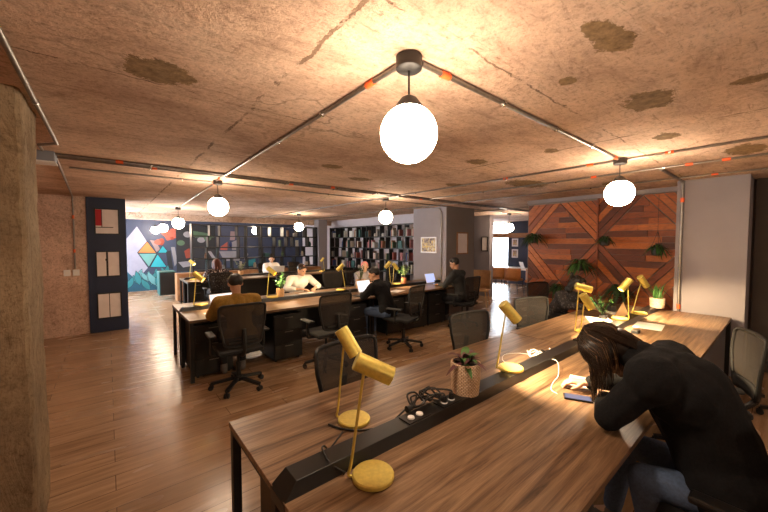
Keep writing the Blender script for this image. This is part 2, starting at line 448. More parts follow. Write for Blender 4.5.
def person(name_label, cat, loc, rz, pose, look, top, bottom, hair, haircfg, skin='skin', shoe='shoe', group=None, vox=.009, k=1.0, extras=None):
    """seated figure, faces local +Y, origin on the floor under the hips. pose: dict of joints"""
    t = thing('person', name_label, cat, loc, rz, group)
    P = dict(pel=(0, 0, .55), mid=(0, .02, .75), chest=(0, .06, .93), sh=.18, shz=1.0, shy=.06, neck=(0, .09, 1.06), head=(0, .12, 1.20), hrot=(-.25, 0, 0),
             el=((-.27, .16, .80), (.27, .16, .80)), wr=((-.13, .40, .80), (.13, .40, .80)), kn=((-.11, .43, .52), (.11, .43, .52)), an=((-.11, .42, .10), (.11, .42, .10)), curl=.5, hd=None)
    P.update(pose)
    rot = Matrix.Rotation(P['hrot'][2], 3, 'Z') @ Matrix.Rotation(P['hrot'][0], 3, 'X') @ Matrix.Rotation(P['hrot'][1], 3, 'Y')
    sh = [V(-P['sh'], P['shy'], P['shz']), V(P['sh'], P['shy'], P['shz'])]
    pel, mid, che, nk = V(*P['pel']), V(*P['mid']), V(*P['chest']), V(*P['neck'])
    hd = V(*P['head'])
    base = nk - (hd - nk) * .2
    segs = [(che + V(0, 0, .05), .06, nk, .052), (nk, .050, hd + rot @ V(0, -.02, -.05), .052)]
    # torso core
    segs += [(pel + V(-.07, 0, 0), .10, pel + V(.07, 0, 0), .10), (pel, .115, mid, .105), (mid, .105, che, .115), (sh[0] * .8 + che * .2, .055, sh[1] * .8 + che * .2, .055), (che + V(-.06, 0, 0), .10, che + V(.06, 0, 0), .10)]
    ells = []
    s2, e2 = head_parts(hd, rot, k); segs += s2; ells += e2
    for i in (0, 1):
        el, wr, kn, an = V(*P['el'][i]), V(*P['wr'][i]), V(*P['kn'][i]), V(*P['an'][i])
        segs += [(sh[i], .048, el, .036), (el, .037, wr, .024)]
        hdr = V(*P['hd'][i]) if P['hd'] else (wr - el).normalized() * 1.0 + V(0, 0, -.05)
        side = -1 if i == 0 else 1
        segs += hand_parts(wr, hdr, (0, 0, 1) if abs(hdr.normalized().z) < .9 else (0, -1, 0), side, 1.0, P['curl'])
        hp = pel + V((-.09, .09)[i], .02, -.02)
        segs += [(hp, .085, kn, .055), (kn, .055, an, .036), (an, .034, an + V(0, .11, -.055), .018)]
    body = blob('body', segs, ells, vox, M[skin], t, 3)
    # clothing
    c = P.get('fat', .022)
    ts = [(pel + V(-.06, 0, .02), .105 + c, pel + V(.06, 0, .02), .105 + c), (pel, .118 + c, mid, .108 + c), (mid, .108 + c, che, .12 + c),
          (sh[0], .056 + c, sh[1], .056 + c), (che + V(-.07, 0, 0), .10 + c, che + V(.07, 0, 0), .10 + c), (che, .09 + c, nk - V(0, 0, .01), .062)]
    if P.get('collar'): ts += [(che + V(0, .04, .05), .11, nk + (hd - nk) * .25, .078), (nk, .08, nk + (hd - nk) * .38, .072)]
    sleeve = P.get('sleeve', .88)
    for i in (0, 1):
        el, wr = V(*P['el'][i]), V(*P['wr'][i])
        ca = min(c, .03)
        ts.append((sh[i], .054 + ca, el, .040 + ca))
        if sleeve > 0: ts.append((el, .040 + ca, el.lerp(wr, sleeve), .028 + ca * .7))
    tp = blob(P.get('top_name', 'shirt'), ts, [], max(vox, .010), M[top], t, 4, .006)
    bs = []
    for i in (0, 1):
        kn, an = V(*P['kn'][i]), V(*P['an'][i]); hp = pel + V((-.09, .09)[i], .02, -.02)
        bs += [(hp, .095, kn, .067), (kn, .067, kn.lerp(an, .88), .050)]
    bs.append((pel + V(-.08, -.01, -.02), .105, pel + V(.08, -.01, -.02), .105))
    blob('trousers', bs, [], max(vox, .011), M[bottom], t, 4)
    for i in (0, 1):
        an = V(*P['an'][i])
        blob('shoe', [(an + V(0, -.03, -.05), .040, an + V(0, .16, -.062), .033), (an + V(0, -.02, -.02), .042, an + V(0, .06, -.045), .038), (an + V(0, -.01, .02), .044, an + V(0, 0, -.05), .044)], [], .012, M[shoe], t, 3)
    # hair
    def w(p): return hd + rot @ (V(*p) * k)
    hs, he = [], []
    kind = haircfg
    he.append((w((0, -.018, .035)), (.086 * k, .092 * k, .092 * k), rot))
    if kind != 'cap':
        for a in range(-3, 4): he.append((w((a * .022, .066 - abs(a) * .006, .082 - abs(a) * .006)), (.024, .022, .020), rot))
    if kind in ('long', 'curly'):
        for s in (-1, 1): hs += [(w((s * .072, -.03, .02)), .035, w((s * .075, -.04, -.10)), .03), (w((s * .04, -.07, 0)), .04, w((s * .04, -.075, -.14)), .03)]
    if kind == 'bun': he.append((w((0, -.03, .14)), (.035, .035, .035), rot))
    if kind == 'curly':
        for q in range(34):
            a = R.uniform(0, 2 * PI); z = R.uniform(-.14, .13); rr = .095 if z > -.05 else .09
            if math.sin(a) > .35 and z < .06: continue
            he.append((w((rr * math.cos(a) * .95, rr * math.sin(a) - .02, z)), (.026, .026, .026), I3))
    hm = blob('cap' if kind == 'cap' else 'hair', hs, he, .010, M[hair], t, 2, .006)
    # eyes
    if look:
        for s in (-1, 1):
            MB().ball(w((s * .030, .082, .008)), .0105, 10, 8).build('eye', M['lens'], t, True)
    return t, hd, rot

# ------------------------------------------------------------------ setting
def slab(name, x0, x1, y0, y1, z0, z1, m): return struct(MB().box(x0, x1, y0, y1, z0, z1).build(name, m))
CEIL = 2.5
slab('floor', -1.2, 14.2, -3.2, 14.4, -.1, 0, M['floor'])
slab('ceiling', -1.2, 14.2, -3.2, 14.4, CEIL, CEIL + .15, M['ceiling'])
slab('wall_near', -1.2, 14.2, -3.3, -3.2, 0, CEIL, M['grey_warm'])
slab('wall_left', -1.1, -.95, -3.2, 8.4, 0, CEIL, M['left_wall'])
# pier with rough face and navy face
slab('wall_pier', -.95, -.29, 8.16, 8.5, 0, CEIL, M['left_wall'])
slab('wall_navy_panel', -.29, .28, 8.13, 8.5, 0, CEIL, M['navy_dark'])
# left wall beyond the pier with a tall daylight window opening
slab('wall_left_far', -1.1, -.95, 8.4, 9.2, 0, CEIL, M['grey'])
slab('wall_left_sill', -1.1, -.95, 9.2, 13.4, 0, .5, M['grey'])
slab('wall_left_lintel', -1.1, -.95, 9.2, 13.4, 2.3, CEIL, M['grey'])
slab('wall_left_end', -1.1, -.95, 13.4, 14.4, 0, CEIL, M['grey'])
slab('wall_back', -1.2, 9.2, 14.1, 14.3, 0, CEIL, M['navy'])

def glass_mat():
    m, nt, b, out = new_mat('window_glass')
    t = nt.nodes.new('ShaderNodeBsdfTransparent'); g = nt.nodes.new('ShaderNodeBsdfGlossy'); g.inputs['Roughness'].default_value = .02
    mx = nt.nodes.new('ShaderNodeMixShader'); mx.inputs[0].default_value = .06
    nt.links.new(t.outputs[0], mx.inputs[1]); nt.links.new(g.outputs[0], mx.inputs[2]); nt.links.new(mx.outputs[0], out.inputs[0])
    return m
M['glass'] = glass_mat()
def window_x(idx, x, y0, y1, z0, z1, nv, nh=0):
    w = MB(); t = .05
    w.box(x - .03, x + .03, y0, y1, z0, z0 + t).box(x - .03, x + .03, y0, y1, z1 - t, z1).box(x - .03, x + .03, y0, y0 + t, z0, z1).box(x - .03, x + .03, y1 - t, y1, z0, z1)
    for i in range(1, nv):
        y = y0 + (y1 - y0) * i / nv; w.box(x - .025, x + .025, y - .02, y + .02, z0, z1)
    o = struct(w.build('window_%d' % idx, M['black']))
    MB().box(x - .004, x + .004, y0 + .02, y1 - .02, z0 + .02, z1 - .02).build('window_pane', M['glass'], o)
window_x(1, -1.02, 9.2, 13.4, .5, 2.3, 4)

# grey column run and far walls
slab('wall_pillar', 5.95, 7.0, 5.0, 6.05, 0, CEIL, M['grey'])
slab('wall_pillar_shaded_side', 5.951, 6.999, 4.985, 5.0, 0, CEIL, M['grey_warm'])  # darker skin: shade on this pillar face is put into its colour
slab('wall_behind_bookcase', 6.83, 7.0, 6.05, 14.1, 0, CEIL, M['grey_lit'])
slab('wall_alcove', 8.6, 8.75, 6.3, 9.0, 0, CEIL, M['grey_blue'])
slab('wall_far_pier', 9.0, 9.2, 5.85, 14.1, 0, CEIL, M['grey'])
slab('wall_small_pillar', 6.0, 6.35, 11.05, 11.4, 0, CEIL, M['grey'])
# planked partition
slab('wall_right', 6.56, 6.72, .3, 3.38, 0, CEIL, M['grey_warm'])
slab('wall_right_column', 5.97, 6.56, .33, 1.0, 0, CEIL, M['grey'])
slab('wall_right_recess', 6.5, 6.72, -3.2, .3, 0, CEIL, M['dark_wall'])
# room beyond
slab('wall_right_beyond', 6.72, 14.2, 3.0, 3.15, 0, CEIL, M['grey'])
slab('wall_lounge_navy', 12.6, 12.75, 3.15, 7.3, 0, CEIL, M['navy'])
slab('wall_lounge_sill', 12.6, 12.75, 7.3, 12.0, 0, .12, M['grey'])
slab('wall_lounge_far', 12.6, 12.75, 12.0, 14.4, 0, CEIL, M['grey'])
slab('wall_lounge_back', 9.2, 14.2, 12.0, 12.1, 0, CEIL, M['grey'])
window_x(2, 12.65, 7.3, 12.0, .12, 2.45, 6)
slab('trim_1', 11.3, 11.5, 3.15, 12.0, 1.84, 2.0, M['wood_pale'])      # timber header across the lounge
slab('trim_2', 0.28, 6.9, 11.55, 11.75, 2.32, CEIL, M['ceiling'])       # shallow concrete downstand above the shelving
slab('trim_3', 6.50, 6.56, 1.0, 3.38, 2.43, CEIL, M['grey'])            # pale strip over the planks

# rough concrete column close on the left
def column():
    mb = MB()
    def fn(face):
        pass
    x0, x1, y0, y1 = -.95, -.34, 2.62, 3.12
    nz = 60
    pts = [(x0, y0)] + [(x0 + (x1 - x0) * i / 8, y0) for i in range(1, 8)] + [(x1 - .015, y0), (x1, y0 + .02)] + [(x1, y0 + (y1 - y0) * i / 6) for i in range(1, 6)] + [(x1, y1), (x0, y1)]
    v = []
    for k in range(nz + 1):
        z = CEIL * k / nz
        for (x, y) in pts:
            n = noise.noise(V(x * 3, y * 3, z * 2.5)) * .012 + noise.noise(V(x * 11, y * 11, z * 11)) * .006
            ex = .014 * max(0, noise.noise(V(5, y * 2, z * 5))) if x > -.36 else 0
            v.append((x + (n - ex if x > -.4 else 0), y - (n if y < 2.7 else 0), z))
    n = len(pts)
    f = [(k * n + i, k * n + (i + 1) % n, (k + 1) * n + (i + 1) % n, (k + 1) * n + i) for k in range(nz) for i in range(n)]
    f += [tuple(range(n)), tuple(nz * n + i for i in range(n))]
    mb._add(v, f)
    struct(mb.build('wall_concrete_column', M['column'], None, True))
column()

# planks on partition (clipped strips with real thickness)
def clip(poly, a, b, c):   # keep a*y+b*z<=c
    out = []
    for i in range(len(poly)):
        p, q = poly[i], poly[(i + 1) % len(poly)]
        dp, dq = a * p[0] + b * p[1] - c, a * q[0] + b * q[1] - c
        if dp <= 0: out.append(p)
        if (dp < 0 < dq) or (dq < 0 < dp):
            t = dp / (dp - dq); out.append((p[0] + (q[0] - p[0]) * t, p[1] + (q[1] - p[1]) * t))
    return out
def planks():
    t = thing('plank_wall_cladding', 'stained reddish timber planks in diamond and chevron pattern beside the grey column', 'wall cladding', (6.56, 2.2, 0))
    X = 0.0
    for (y0, y1, cz) in ((2.135, 3.36, 1.68), (1.0, 2.115, 1.70)):
        mb = MB(); hw = (3.36 - 2.135) / 2; cy = y1 - hw; hh = .72; Z1 = 2.43
        W = .098
        def add(poly):
            if len(poly) < 3: return
            th = R.uniform(.012, .03)
            mb.poly([(-.003, p[0] - 2.2, p[1]) for p in poly], (-th, 0, 0))
        for level in (0, 1):
            c0 = cz if level == 0 else cz - 2 * hh
            zlo = cz - hh if level == 0 else 0.0
            # inside the diamond: horizontal boards
            z = c0 - hh
            while z < c0 + hh:
                p = [(y0, z + .002), (y1, z + .002), (y1, z + W - .002), (y0, z + W - .002)]
                for sy in (-1, 1):
                    for sz in (-1, 1):
                        if p: p = clip(p, sy / hw, sz / hh, 1 - .02 + sy * cy / hw + sz * c0 / hh)
                for (a, b, c) in ((0, -1, 0), (0, 1, Z1)):
                    if p: p = clip(p, a, b, c)
                if p:
                    # split into two board lengths
                    s = cy + R.uniform(-.25, .25)
                    add(clip(p, 1, 0, s - .001)); add(clip(p, -1, 0, -s - .001))
                z += W
            # corners: boards parallel to the diamond sides
            for sy in (-1, 1):
                for sz in (-1, 1):
                    d = 1.0
                    step = W * math.sqrt(1 / hw ** 2 + 1 / hh ** 2)
                    while d < 2.05:
                        p = [(y0, max(0, c0 - hh)), (y1, max(0, c0 - hh)), (y1, min(Z1, c0 + hh)), (y0, min(Z1, c0 + hh))]
                        p = clip(p, -sy, 0, -sy * cy)
                        if p: p = clip(p, 0, -sz, -sz * c0)
                        if p: p = clip(p, -sy / hw, -sz / hh, -(d + .012) - sy * cy / hw - sz * c0 / hh)
                        if p: p = clip(p, sy / hw, sz / hh, d + step - .012 + sy * cy / hw + sz * c0 / hh)
                        if p: add(p)
                        d += step
        mb.build('cladding_panel', M['plank'], t)
    m = MB()
    m.box(-.045, 0, 2.113 - 2.2, 2.137 - 2.2, 0, 2.43)
    m.build('batten', M['plank'], t)
planks()

# ------------------------------------------------------------------ lights: opal globes
def make_globe(idx, x, y, zc, label):
    t = thing('pendant_lamp', label, 'pendant lamp', (x, y, CEIL), 0, 'opal globe pendants')
    h = CEIL - zc; r = .127
    MB().lathe([(.045, 0), (.058, -.004), (.058, -.055), (.05, -.062), (.01, -.064)], n=24).build('canopy', M['cabinet'], t, True)
    MB().cyl((0, 0, -.06), (0, 0, -(h - r - .035)), .0045, 8).build('cable', M['black'], t, True)
    MB().lathe([(.008, -(h - r - .045)), (.035, -(h - r - .03)), (.058, -(h - r - .0)), (.062, -(h - r + .018)), (.02, -(h - r + .02))], n=24).build('cap', M['cabinet'], t, True)
    MB().ball((0, 0, -h), r, 32, 18).build('globe', M['globe'], t, True)
    return t
GL = [(1.05, 1.10, 2.16, 'large opal globe pendant hanging nearest, over the front desk'), (3.9, 1.09, 2.16, 'opal globe pendant hanging in front of the planked timber wall'),
      (1.15, 4.87, 2.15, 'opal globe pendant above the person in the mustard jacket'), (4.0, 4.8, 2.14, 'opal globe pendant hanging left of the grey pillar, before the bookcase'),
      (1.3, 9.2, 2.12, 'opal globe pendant at the left, nearest of the three before the mural'), (4.3, 9.1, 2.12, 'opal globe pendant hanging above the back desks before the open shelving'),
      (8.8, 5.1, 2.09, 'opal globe pendant near the entrance of the bright lounge'), (1.3, 12.0, 2.10, 'opal globe pendant second of the three before the mural'),
      (1.25, 13.6, 2.08, 'opal globe pendant farthest of the three, closest to the mural'), (4.1, 12.2, 2.08, 'opal globe pendant seen through the open shelving beside the back wall'),
      (1.05, -2.4, 2.16, 'opal globe pendant behind the viewer'), (3.9, -2.4, 2.16, 'opal globe pendant over the unseen right side of the room')]  # last two globes are out of view, added for more bounce light
for i, g in enumerate(GL): make_globe(i, *g)

# conduits
def conduit(label, pts, r=.011, bands=(), clips=0, name='ceiling_conduit', off=None):
    t = thing(name, label, 'conduit', pts[0], 0, 'steel conduits')
    o = V(*pts[0]); P = [V(*p) - o for p in pts]
    mb = MB()
    for a, b in zip(P, P[1:]): mb.cyl(a, b, r, 10)
    for p in P[1:-1]: mb.ball(p, r * 1.15, 10, 8)
    mb.build('pipe', M['steel'], t, True)
    for (k, f) in bands:
        a = P[k].lerp(P[k + 1], f); d = (P[k + 1] - P[k]).normalized()
        MB().cyl(a - d * .03, a + d * .03, r * 1.35, 10).build('coupling', M['orange'], t, True)
    L = (P[1] - P[0]).length if len(P) == 2 else 0
    if clips and L:
        d = (P[1] - P[0]) / (clips + 1)
        for i in range(1, clips + 1):
            c = P[0] + d * i; dn = d.normalized()
            MB().cyl(c - dn * .01, c + dn * .01, r * 1.5, 10).build('saddle_clip', M['chrome'], t, True)
    return t
ZC = CEIL - .014
conduit('thick steel conduit from the nearest globe towards the timber wall', [(1.12, 1.09, ZC), (3.83, 1.09, ZC)], .013, [(0, .06), (0, .97)], 3)
conduit('thick steel conduit from the nearest globe towards the mustard jacket person', [(1.05, 1.17, ZC), (1.12, 4.8, ZC)], .013, [(0, .06), (0, .95)], 4)
conduit('conduit running on from the third globe to the globes by the mural', [(1.16, 4.95, ZC), (1.3, 9.12, ZC)], .011, [(0, .04)], 2)
conduit('conduit linking the last globes before the mural', [(1.3, 9.28, ZC), (1.25, 13.6, ZC)], .011, [], 2)
conduit('long ceiling conduit from the left junction box, front of the close pair', [(-.38, 4.33, ZC), (9.5, 4.33, ZC)], .013, [(0, .05), (0, .3)], 12)
conduit('long conduit crossing the ceiling, rear of the pair with orange couplings', [(-.38, 4.45, ZC), (9.5, 4.45, ZC)], .013, [(0, .08), (0, .24), (0, .5)], 12)
conduit('conduit along the row of globes before the grey pillar', [(-.3, 5.0, ZC), (9.3, 5.0, ZC)], .010, [(0, .15)], 8)
conduit('conduit passing the timber wall globe, running away from the viewer', [(3.93, -2.5, ZC), (3.93, 13.6, ZC)], .011, [(0, .20), (0, .24), (0, .3)], 9)
conduit('second conduit running parallel behind the timber wall globe', [(4.68, -2.5, ZC), (4.68, 4.3, ZC)], .011, [(0, .43), (0, .47), (0, .6)], 5)
conduit('thin conduit close to the timber wall along the ceiling', [(5.6, -2.5, ZC), (5.6, 13.0, ZC)], .009, [(0, .2)], 6)
conduit('steel conduit at the upper left running back to the junction box', [(-.30, -1.5, ZC), (-.30, 3.85, ZC)], .013, [], 4)
conduit('short bent conduit above the concrete column into the junction box', [(-.30, 3.85, ZC), (-.42, 4.0, ZC), (-.42, 4.2, ZC)], .011)
conduit('conduit dropping down the rough wall to the white sockets', [(-.36, 4.45, ZC), (-.46, 8.12, ZC), (-.46, 8.135, 1.2)], .012, [(1, .28), (1, .75)])
conduit('conduit dropping down the front face of the grey pillar', [(5.93, 5.4, ZC), (5.93, 5.17, ZC - .05), (5.93, 5.12, ZC - .12), (5.93, 5.12, .02)], .014)
conduit('bright conduit down the grey column beside the timber wall', [(4.75, .94, ZC), (5.945, .94, ZC), (5.945, .94, .02)], .016, [(1, .10), (1, .68)])
conduit('thin conduit across the far ceiling by the lounge opening', [(7.6, 3.4, ZC), (7.6, 13.5, ZC)], .011, [], 3)
jb = thing('junction_box', 'grey steel junction box beside the concrete column under the ceiling', 'junction box', (-.42, 4.36, CEIL - .09))
MB().box(-.16, .07, -.09, .09, 0, .09).build('box', M['grey_blue'], jb, bevel=.006)
MB().box(-.165, .075, -.095, .095, -.012, 0).build('cover', M['white'], jb)

# ------------------------------------------------------------------ desks
def bench(name, x0, x1, y0, y1, label, group, trayed=True, panel=False):
    t = thing('bench_desk', label, 'desk', ((x0 + x1) / 2, (y0 + y1) / 2, 0), 0, group)
    hx, hy = (x1 - x0) / 2, (y1 - y0) / 2; g = .004
    for s in (-1, 1):
        a, b = sorted((s * hy, .052 + s * .05)); MB().box(-hx + g, hx - g, a, b, .722, .75).build('tabletop', M['top'], t, bevel=.002)
    # raceway
    z0, z1 = .7225, .803
    w0, w1 = .066, .050
    o_ = .052
    mb = MB()
    X0, X1 = -hx + .002, hx - .002
    v = [(X0, -w0, .745), (X0, w0, .745), (X0 + .055, w1, z1), (X0 + .055, -w1, z1), (X1, -w0, .745), (X1, w0, .745), (X1 - .002, w1, z1), (X1 - .002, -w1, z1), (X0, -w0, .70), (X0, w0, .70), (X1, -w0, .70), (X1, w0, .70)]
    v = [(a_, b_ + o_, c_) for a_, b_, c_ in v]
    mb._add(v, [(0, 1, 2, 3), (4, 7, 6, 5), (0, 3, 7, 4), (1, 5, 6, 2), (3, 2, 6, 7), (8, 9, 1, 0), (10, 4, 5, 11), (8, 0, 4, 10), (9, 11, 5, 1), (8, 10, 11, 9)])
    mb.build('cable_raceway', M['tray'], t, bevel=.002)
    for X in (-hx + .03, hx - .03):
        for Y in (-hy + .025, hy - .025, -.01, .11):
            MB().box(X - .02, X + .02, Y - .02, Y + .02, 0, .70).build('leg', M['black'], t)
        MB().box(X - .02, X + .02, -hy + .005, hy - .005, .70, .722).build('end_rail', M['black'], t)
    for s in (-1, 1): MB().box(-hx + .05, hx - .05, s * (hy - .10) - .015, s * (hy - .10) + .015, .69, .72).build('side_rail', M['black'], t)
    if panel: MB().box(-hx + .052, hx - .052, .04, .06, .08, .70).build('modesty_panel', M['black'], t)
    return t
def pedestal(x, y, w, d, label, face, mat='cabinet', h=.66):
    t = thing('drawer_pedestal', label, 'drawer unit', (x, y, 0), 0, 'under-desk pedestals')
    MB().box(-w / 2, w / 2, -d / 2, d / 2, .03, h).build('body', M[mat], t, bevel=.004)
    for i, (a, b) in enumerate(((.05, .24), (.25, .44), (.45, h - .02))):
        yy = face * (d / 2)
        dr = MB().box(-w / 2 + .01, w / 2 - .01, min(yy, yy + face * .016), max(yy, yy + face * .016), a, b).build('drawer', M['cabinet'], t, bevel=.003)
        MB().box(-.06, .06, min(yy + face * .016, yy + face * .022), max(yy + face * .016, yy + face * .022), b - .03, b - .02).build('handle', M['steel'], dr)
    for sx in (-1, 1):
        for sy in (-1, 1): MB().cyl((sx * (w / 2 - .04), sy * (d / 2 - .05), 0), (sx * (w / 2 - .04), sy * (d / 2 - .05), .032), .016, 10).build('foot', M['black'], t)
    return t
bench('a', .455, 3.18, .43, 1.82, 'walnut bench desk closest to the viewer with black cable raceway', 'walnut bench desks')
bench('b', 3.18, 5.90, .43, 1.82, 'walnut bench desk continuing the closest one to the grey column', 'walnut bench desks')
bench('c', .71, 3.41, 4.46, 5.82, 'walnut bench desk where the person in mustard jacket sits', 'walnut bench desks', panel=True)
bench('d', 3.41, 6.11, 4.46, 5.82, 'walnut bench desk before the grey pillar with the laptop at its end', 'walnut bench desks', panel=True)
bench('e', 1.4, 3.8, 8.85, 10.0, 'walnut bench desk at the back used by the person in dotted top', 'walnut bench desks', panel=True)
bench('f', 3.8, 6.3, 8.85, 10.0, 'rear walnut bench desk in front of the small light pillar', 'walnut bench desks', panel=True)
pedestal(.80, 1.52, .42, .46, 'taupe cabinet under the near corner of the closest desk', 1, 'cabinet_warm')
pedestal(1.0, 4.95, .44, .75, 'dark drawer unit under the left end of the mustard person desk', -1)
pedestal(1.95, 4.80, .42, .60, 'dark drawer unit right of the mustard jacket person', -1)
pedestal(3.12, 4.80, .42, .60, 'dark drawer unit right of the second desk chair', -1)
pedestal(4.55, 4.85, .60, .60, 'dark drawer unit under the desk right of the person in black', -1)
pedestal(4.02, 4.85, .42, .60, 'dark drawer unit behind the chair of the person in black', -1)
pedestal(5.15, 4.85, .50, .60, 'dark drawer unit beside the laptop user at the desk end', -1)
pedestal(1.7, 9.6, .42, .60, 'dark drawer unit under the back desk left end', -1)
pedestal(2.45, 1.45, .42, .46, 'dark drawer unit under the middle of the closest desk', 1)

def sockets(x, y, label):
    t = thing('desk_socket', label, 'socket', (x, y, .8035), 0, 'white sockets')
    MB().box(-.075, .075, -.038, .038, 0, .004).build('plate', M['tray'], t)
    for i in (-1, 1): MB().cone((i * .03, 0, .004), (i * .03, 0, .010), .019, .017, 16).build('outlet', M['white'], t, True)
    return t
sockets(1.17, 1.172, 'pair of white round sockets in the raceway beside the nearest lamp')
sockets(1.42, 1.172, 'pair of white sockets with black plugs nearer the wicker pot')

# ------------------------------------------------------------------ chairs
def make_chair(label, group='black mesh office chairs', h=0.0, frame='plastic'):
    t = thing('office_chair', label, 'office chair', (0, 0, 0), 0, group)
    mb = MB()
    for i in range(5):
        a = 2 * PI * i / 5 + .3; d = V(math.cos(a), math.sin(a), 0)
        mb.bar(d * .03 + V(0, 0, .115), d * .29 + V(0, 0, .075), .045, .03)
    mb.cyl((0, 0, .08), (0, 0, .14), .045, 16)
    mb.build('star_base', M['plastic'], t, bevel=.004)
    for i in range(5):
        a = 2 * PI * i / 5 + .3; d = V(math.cos(a), math.sin(a), 0) * .29; n = V(-math.sin(a), math.cos(a), 0)
        c = MB()
        for s in (-1, 1): c.cyl(d + V(0, 0, .028) + n * s * .008, d + V(0, 0, .028) + n * s * .024, .027, 14)
        c.cyl(d + V(0, 0, .028), d + V(0, 0, .075), .010, 8); c.build('caster', M['plastic'], t, True)
    g = MB(); g.cyl((0, 0, .12), (0, 0, .30), .026, 16); g.cyl((0, 0, .30), (0, 0, .42), .016, 16); g.build('gas_column', M['black'], t, True)
    s = MB(); s.box(-.10, .10, -.12, .10, .405, .44); s.build('tilt_mechanism', M['plastic'], t, bevel=.01)
    def seat(u, v):
        x = (u - .5) * .48; y = (v - .5) * .46 + .02
        e = max(abs(u - .5) * 2, abs(v - .5) * 2)
        return x * (1 - .05 * v), y, .475 - .02 * e ** 4 - (.03 if v > .9 else 0)
    sb = MB(); sb.box(-.235, .235, -.21, .25, .44, .485); sb.build('seat', M['fabric'], t, bevel=.018)
    # back
    def bp(u, v):  # u across -1..1, v up 0..1
        w = .185 + .055 * min(1, v * 1.6)
        z = .56 + v * .44
        y = -.235 - .05 * v + .035 * math.sin(v * PI * .6) - .0 + .03 * (1 - u * u) * -1
        return V(u * w, y, z)
    path = []
    for k in range(9): path.append(bp(-1, .06 + .86 * k / 8))
    path += [bp(-.93, .98), bp(-.75, 1.0), bp(0, 1.01), bp(.75, 1.0), bp(.93, .98)]
    for k in range(9): path.append(bp(1, .92 - .86 * k / 8))
    path += [bp(.9, 0), bp(.5, -.02), bp(0, -.03), bp(-.5, -.02), bp(-.9, 0)]
    MB().sweep(path, .0135, 8, 2, True).build('backrest_frame', M[frame], t, True)
    MB().sheet(lambda u, v: bp((u - .5) * 1.96, .02 + v * .97), 10, 10).build('backrest_mesh', M['mesh'], t, True)
    MB().sheet(lambda u, v: bp((u - .5) * 1.9, v * .22 - .02) + V(0, .008, 0), 8, 3).build('lumbar_pad', M['fabric'], t, True, solid=.012)
    sp = MB(); sp.sweep([(0, -.08, .42), (0, -.2, .43), (0, -.29, .50), (0, -.30, .62), (0, -.285, .74)], .022, 8, 4); sp.bar((-.15, -.27, .60), (.15, -.27, .60), .03, .02); sp.build('back_support', M['plastic'], t, True)
    for sx in (-1, 1):
        a = MB(); a.sweep([(sx * .16, 0, .425), (sx * .27, 0, .43), (sx * .285, -.01, .50), (sx * .285, -.01, .64)], .016, 8, 4); a.build('arm_post', M['plastic'], t, True)
        MB().box(sx * .285 - .038, sx * .285 + .038, -.13, .13, .64, .668).build('armrest', M['plastic'], t, bevel=.01)
    return t
CH0 = make_chair('black mesh office chair of the person in mustard jacket')
used = [0]
def chair(x, y, rz, label, group='black mesh office chairs'):
    c = CH0 if not used[0] else copy_tree(CH0); used[0] = 1
    c.location = (x, y, 0); c.rotation_euler = (0, 0, rz); c['label'] = label; c['group'] = group
    return c
chair(1.13, 4.02, -.05, 'black mesh office chair of the person in mustard jacket')
chair(2.26, 3.98, .05, 'empty black mesh office chair right of the mustard jacket person')
chair(3.62, 3.90, .3, 'black mesh office chair behind the person in black')
chair(5.44, 4.14, .02, 'black mesh office chair of the person typing on the open laptop by the pillar')
chair(1.34, 1.76, PI + .05, 'empty mesh chair behind the two nearest brass lamps')
chair(2.80, 1.80, PI - .15, 'empty mesh chair between the wicker pot and the third brass lamp')
chair(4.12, 1.86, PI - .35, 'empty mesh chair left of the curly haired person at the timber wall')
chair(5.45, 2.42, PI - .25, 'mesh chair of the curly haired person at the timber wall')
chair(2.08, .10, 0, 'black office chair under the person slumped over the closest desk')
chair(3.55, .40, .38, 'empty office chair behind the slumped person, right edge of the desk')
for c_ in COL.objects:
    if c_.name.startswith('office_chair') and c_.location.y > 1.5 and c_.location.y < 1.9: c_.scale = (1.1, 1.08, .955)
chair(1.92, 8.2, -.05, 'office chair of the person in dotted top at the back desk')
chair(2.9, 6.45, PI, 'office chair of the person in the white shirt')
chair(3.95, 6.55, PI - .4, 'empty dark office chair between white shirt and pink hat persons')
chair(4.62, 6.5, PI + .1, 'office chair of the person in the pink hat')
chair(5.85, 6.45, PI, 'empty dark office chair before the pillar front corner')
chair(3.9, 10.45, PI, 'office chair of the person with hair bun by the shelving')
chair(4.9, 10.4, PI + .3, 'empty office chair right of the person with hair bun')
chair(4.9, -.15, .1, 'empty office chair farthest along the right side of the closest desks')

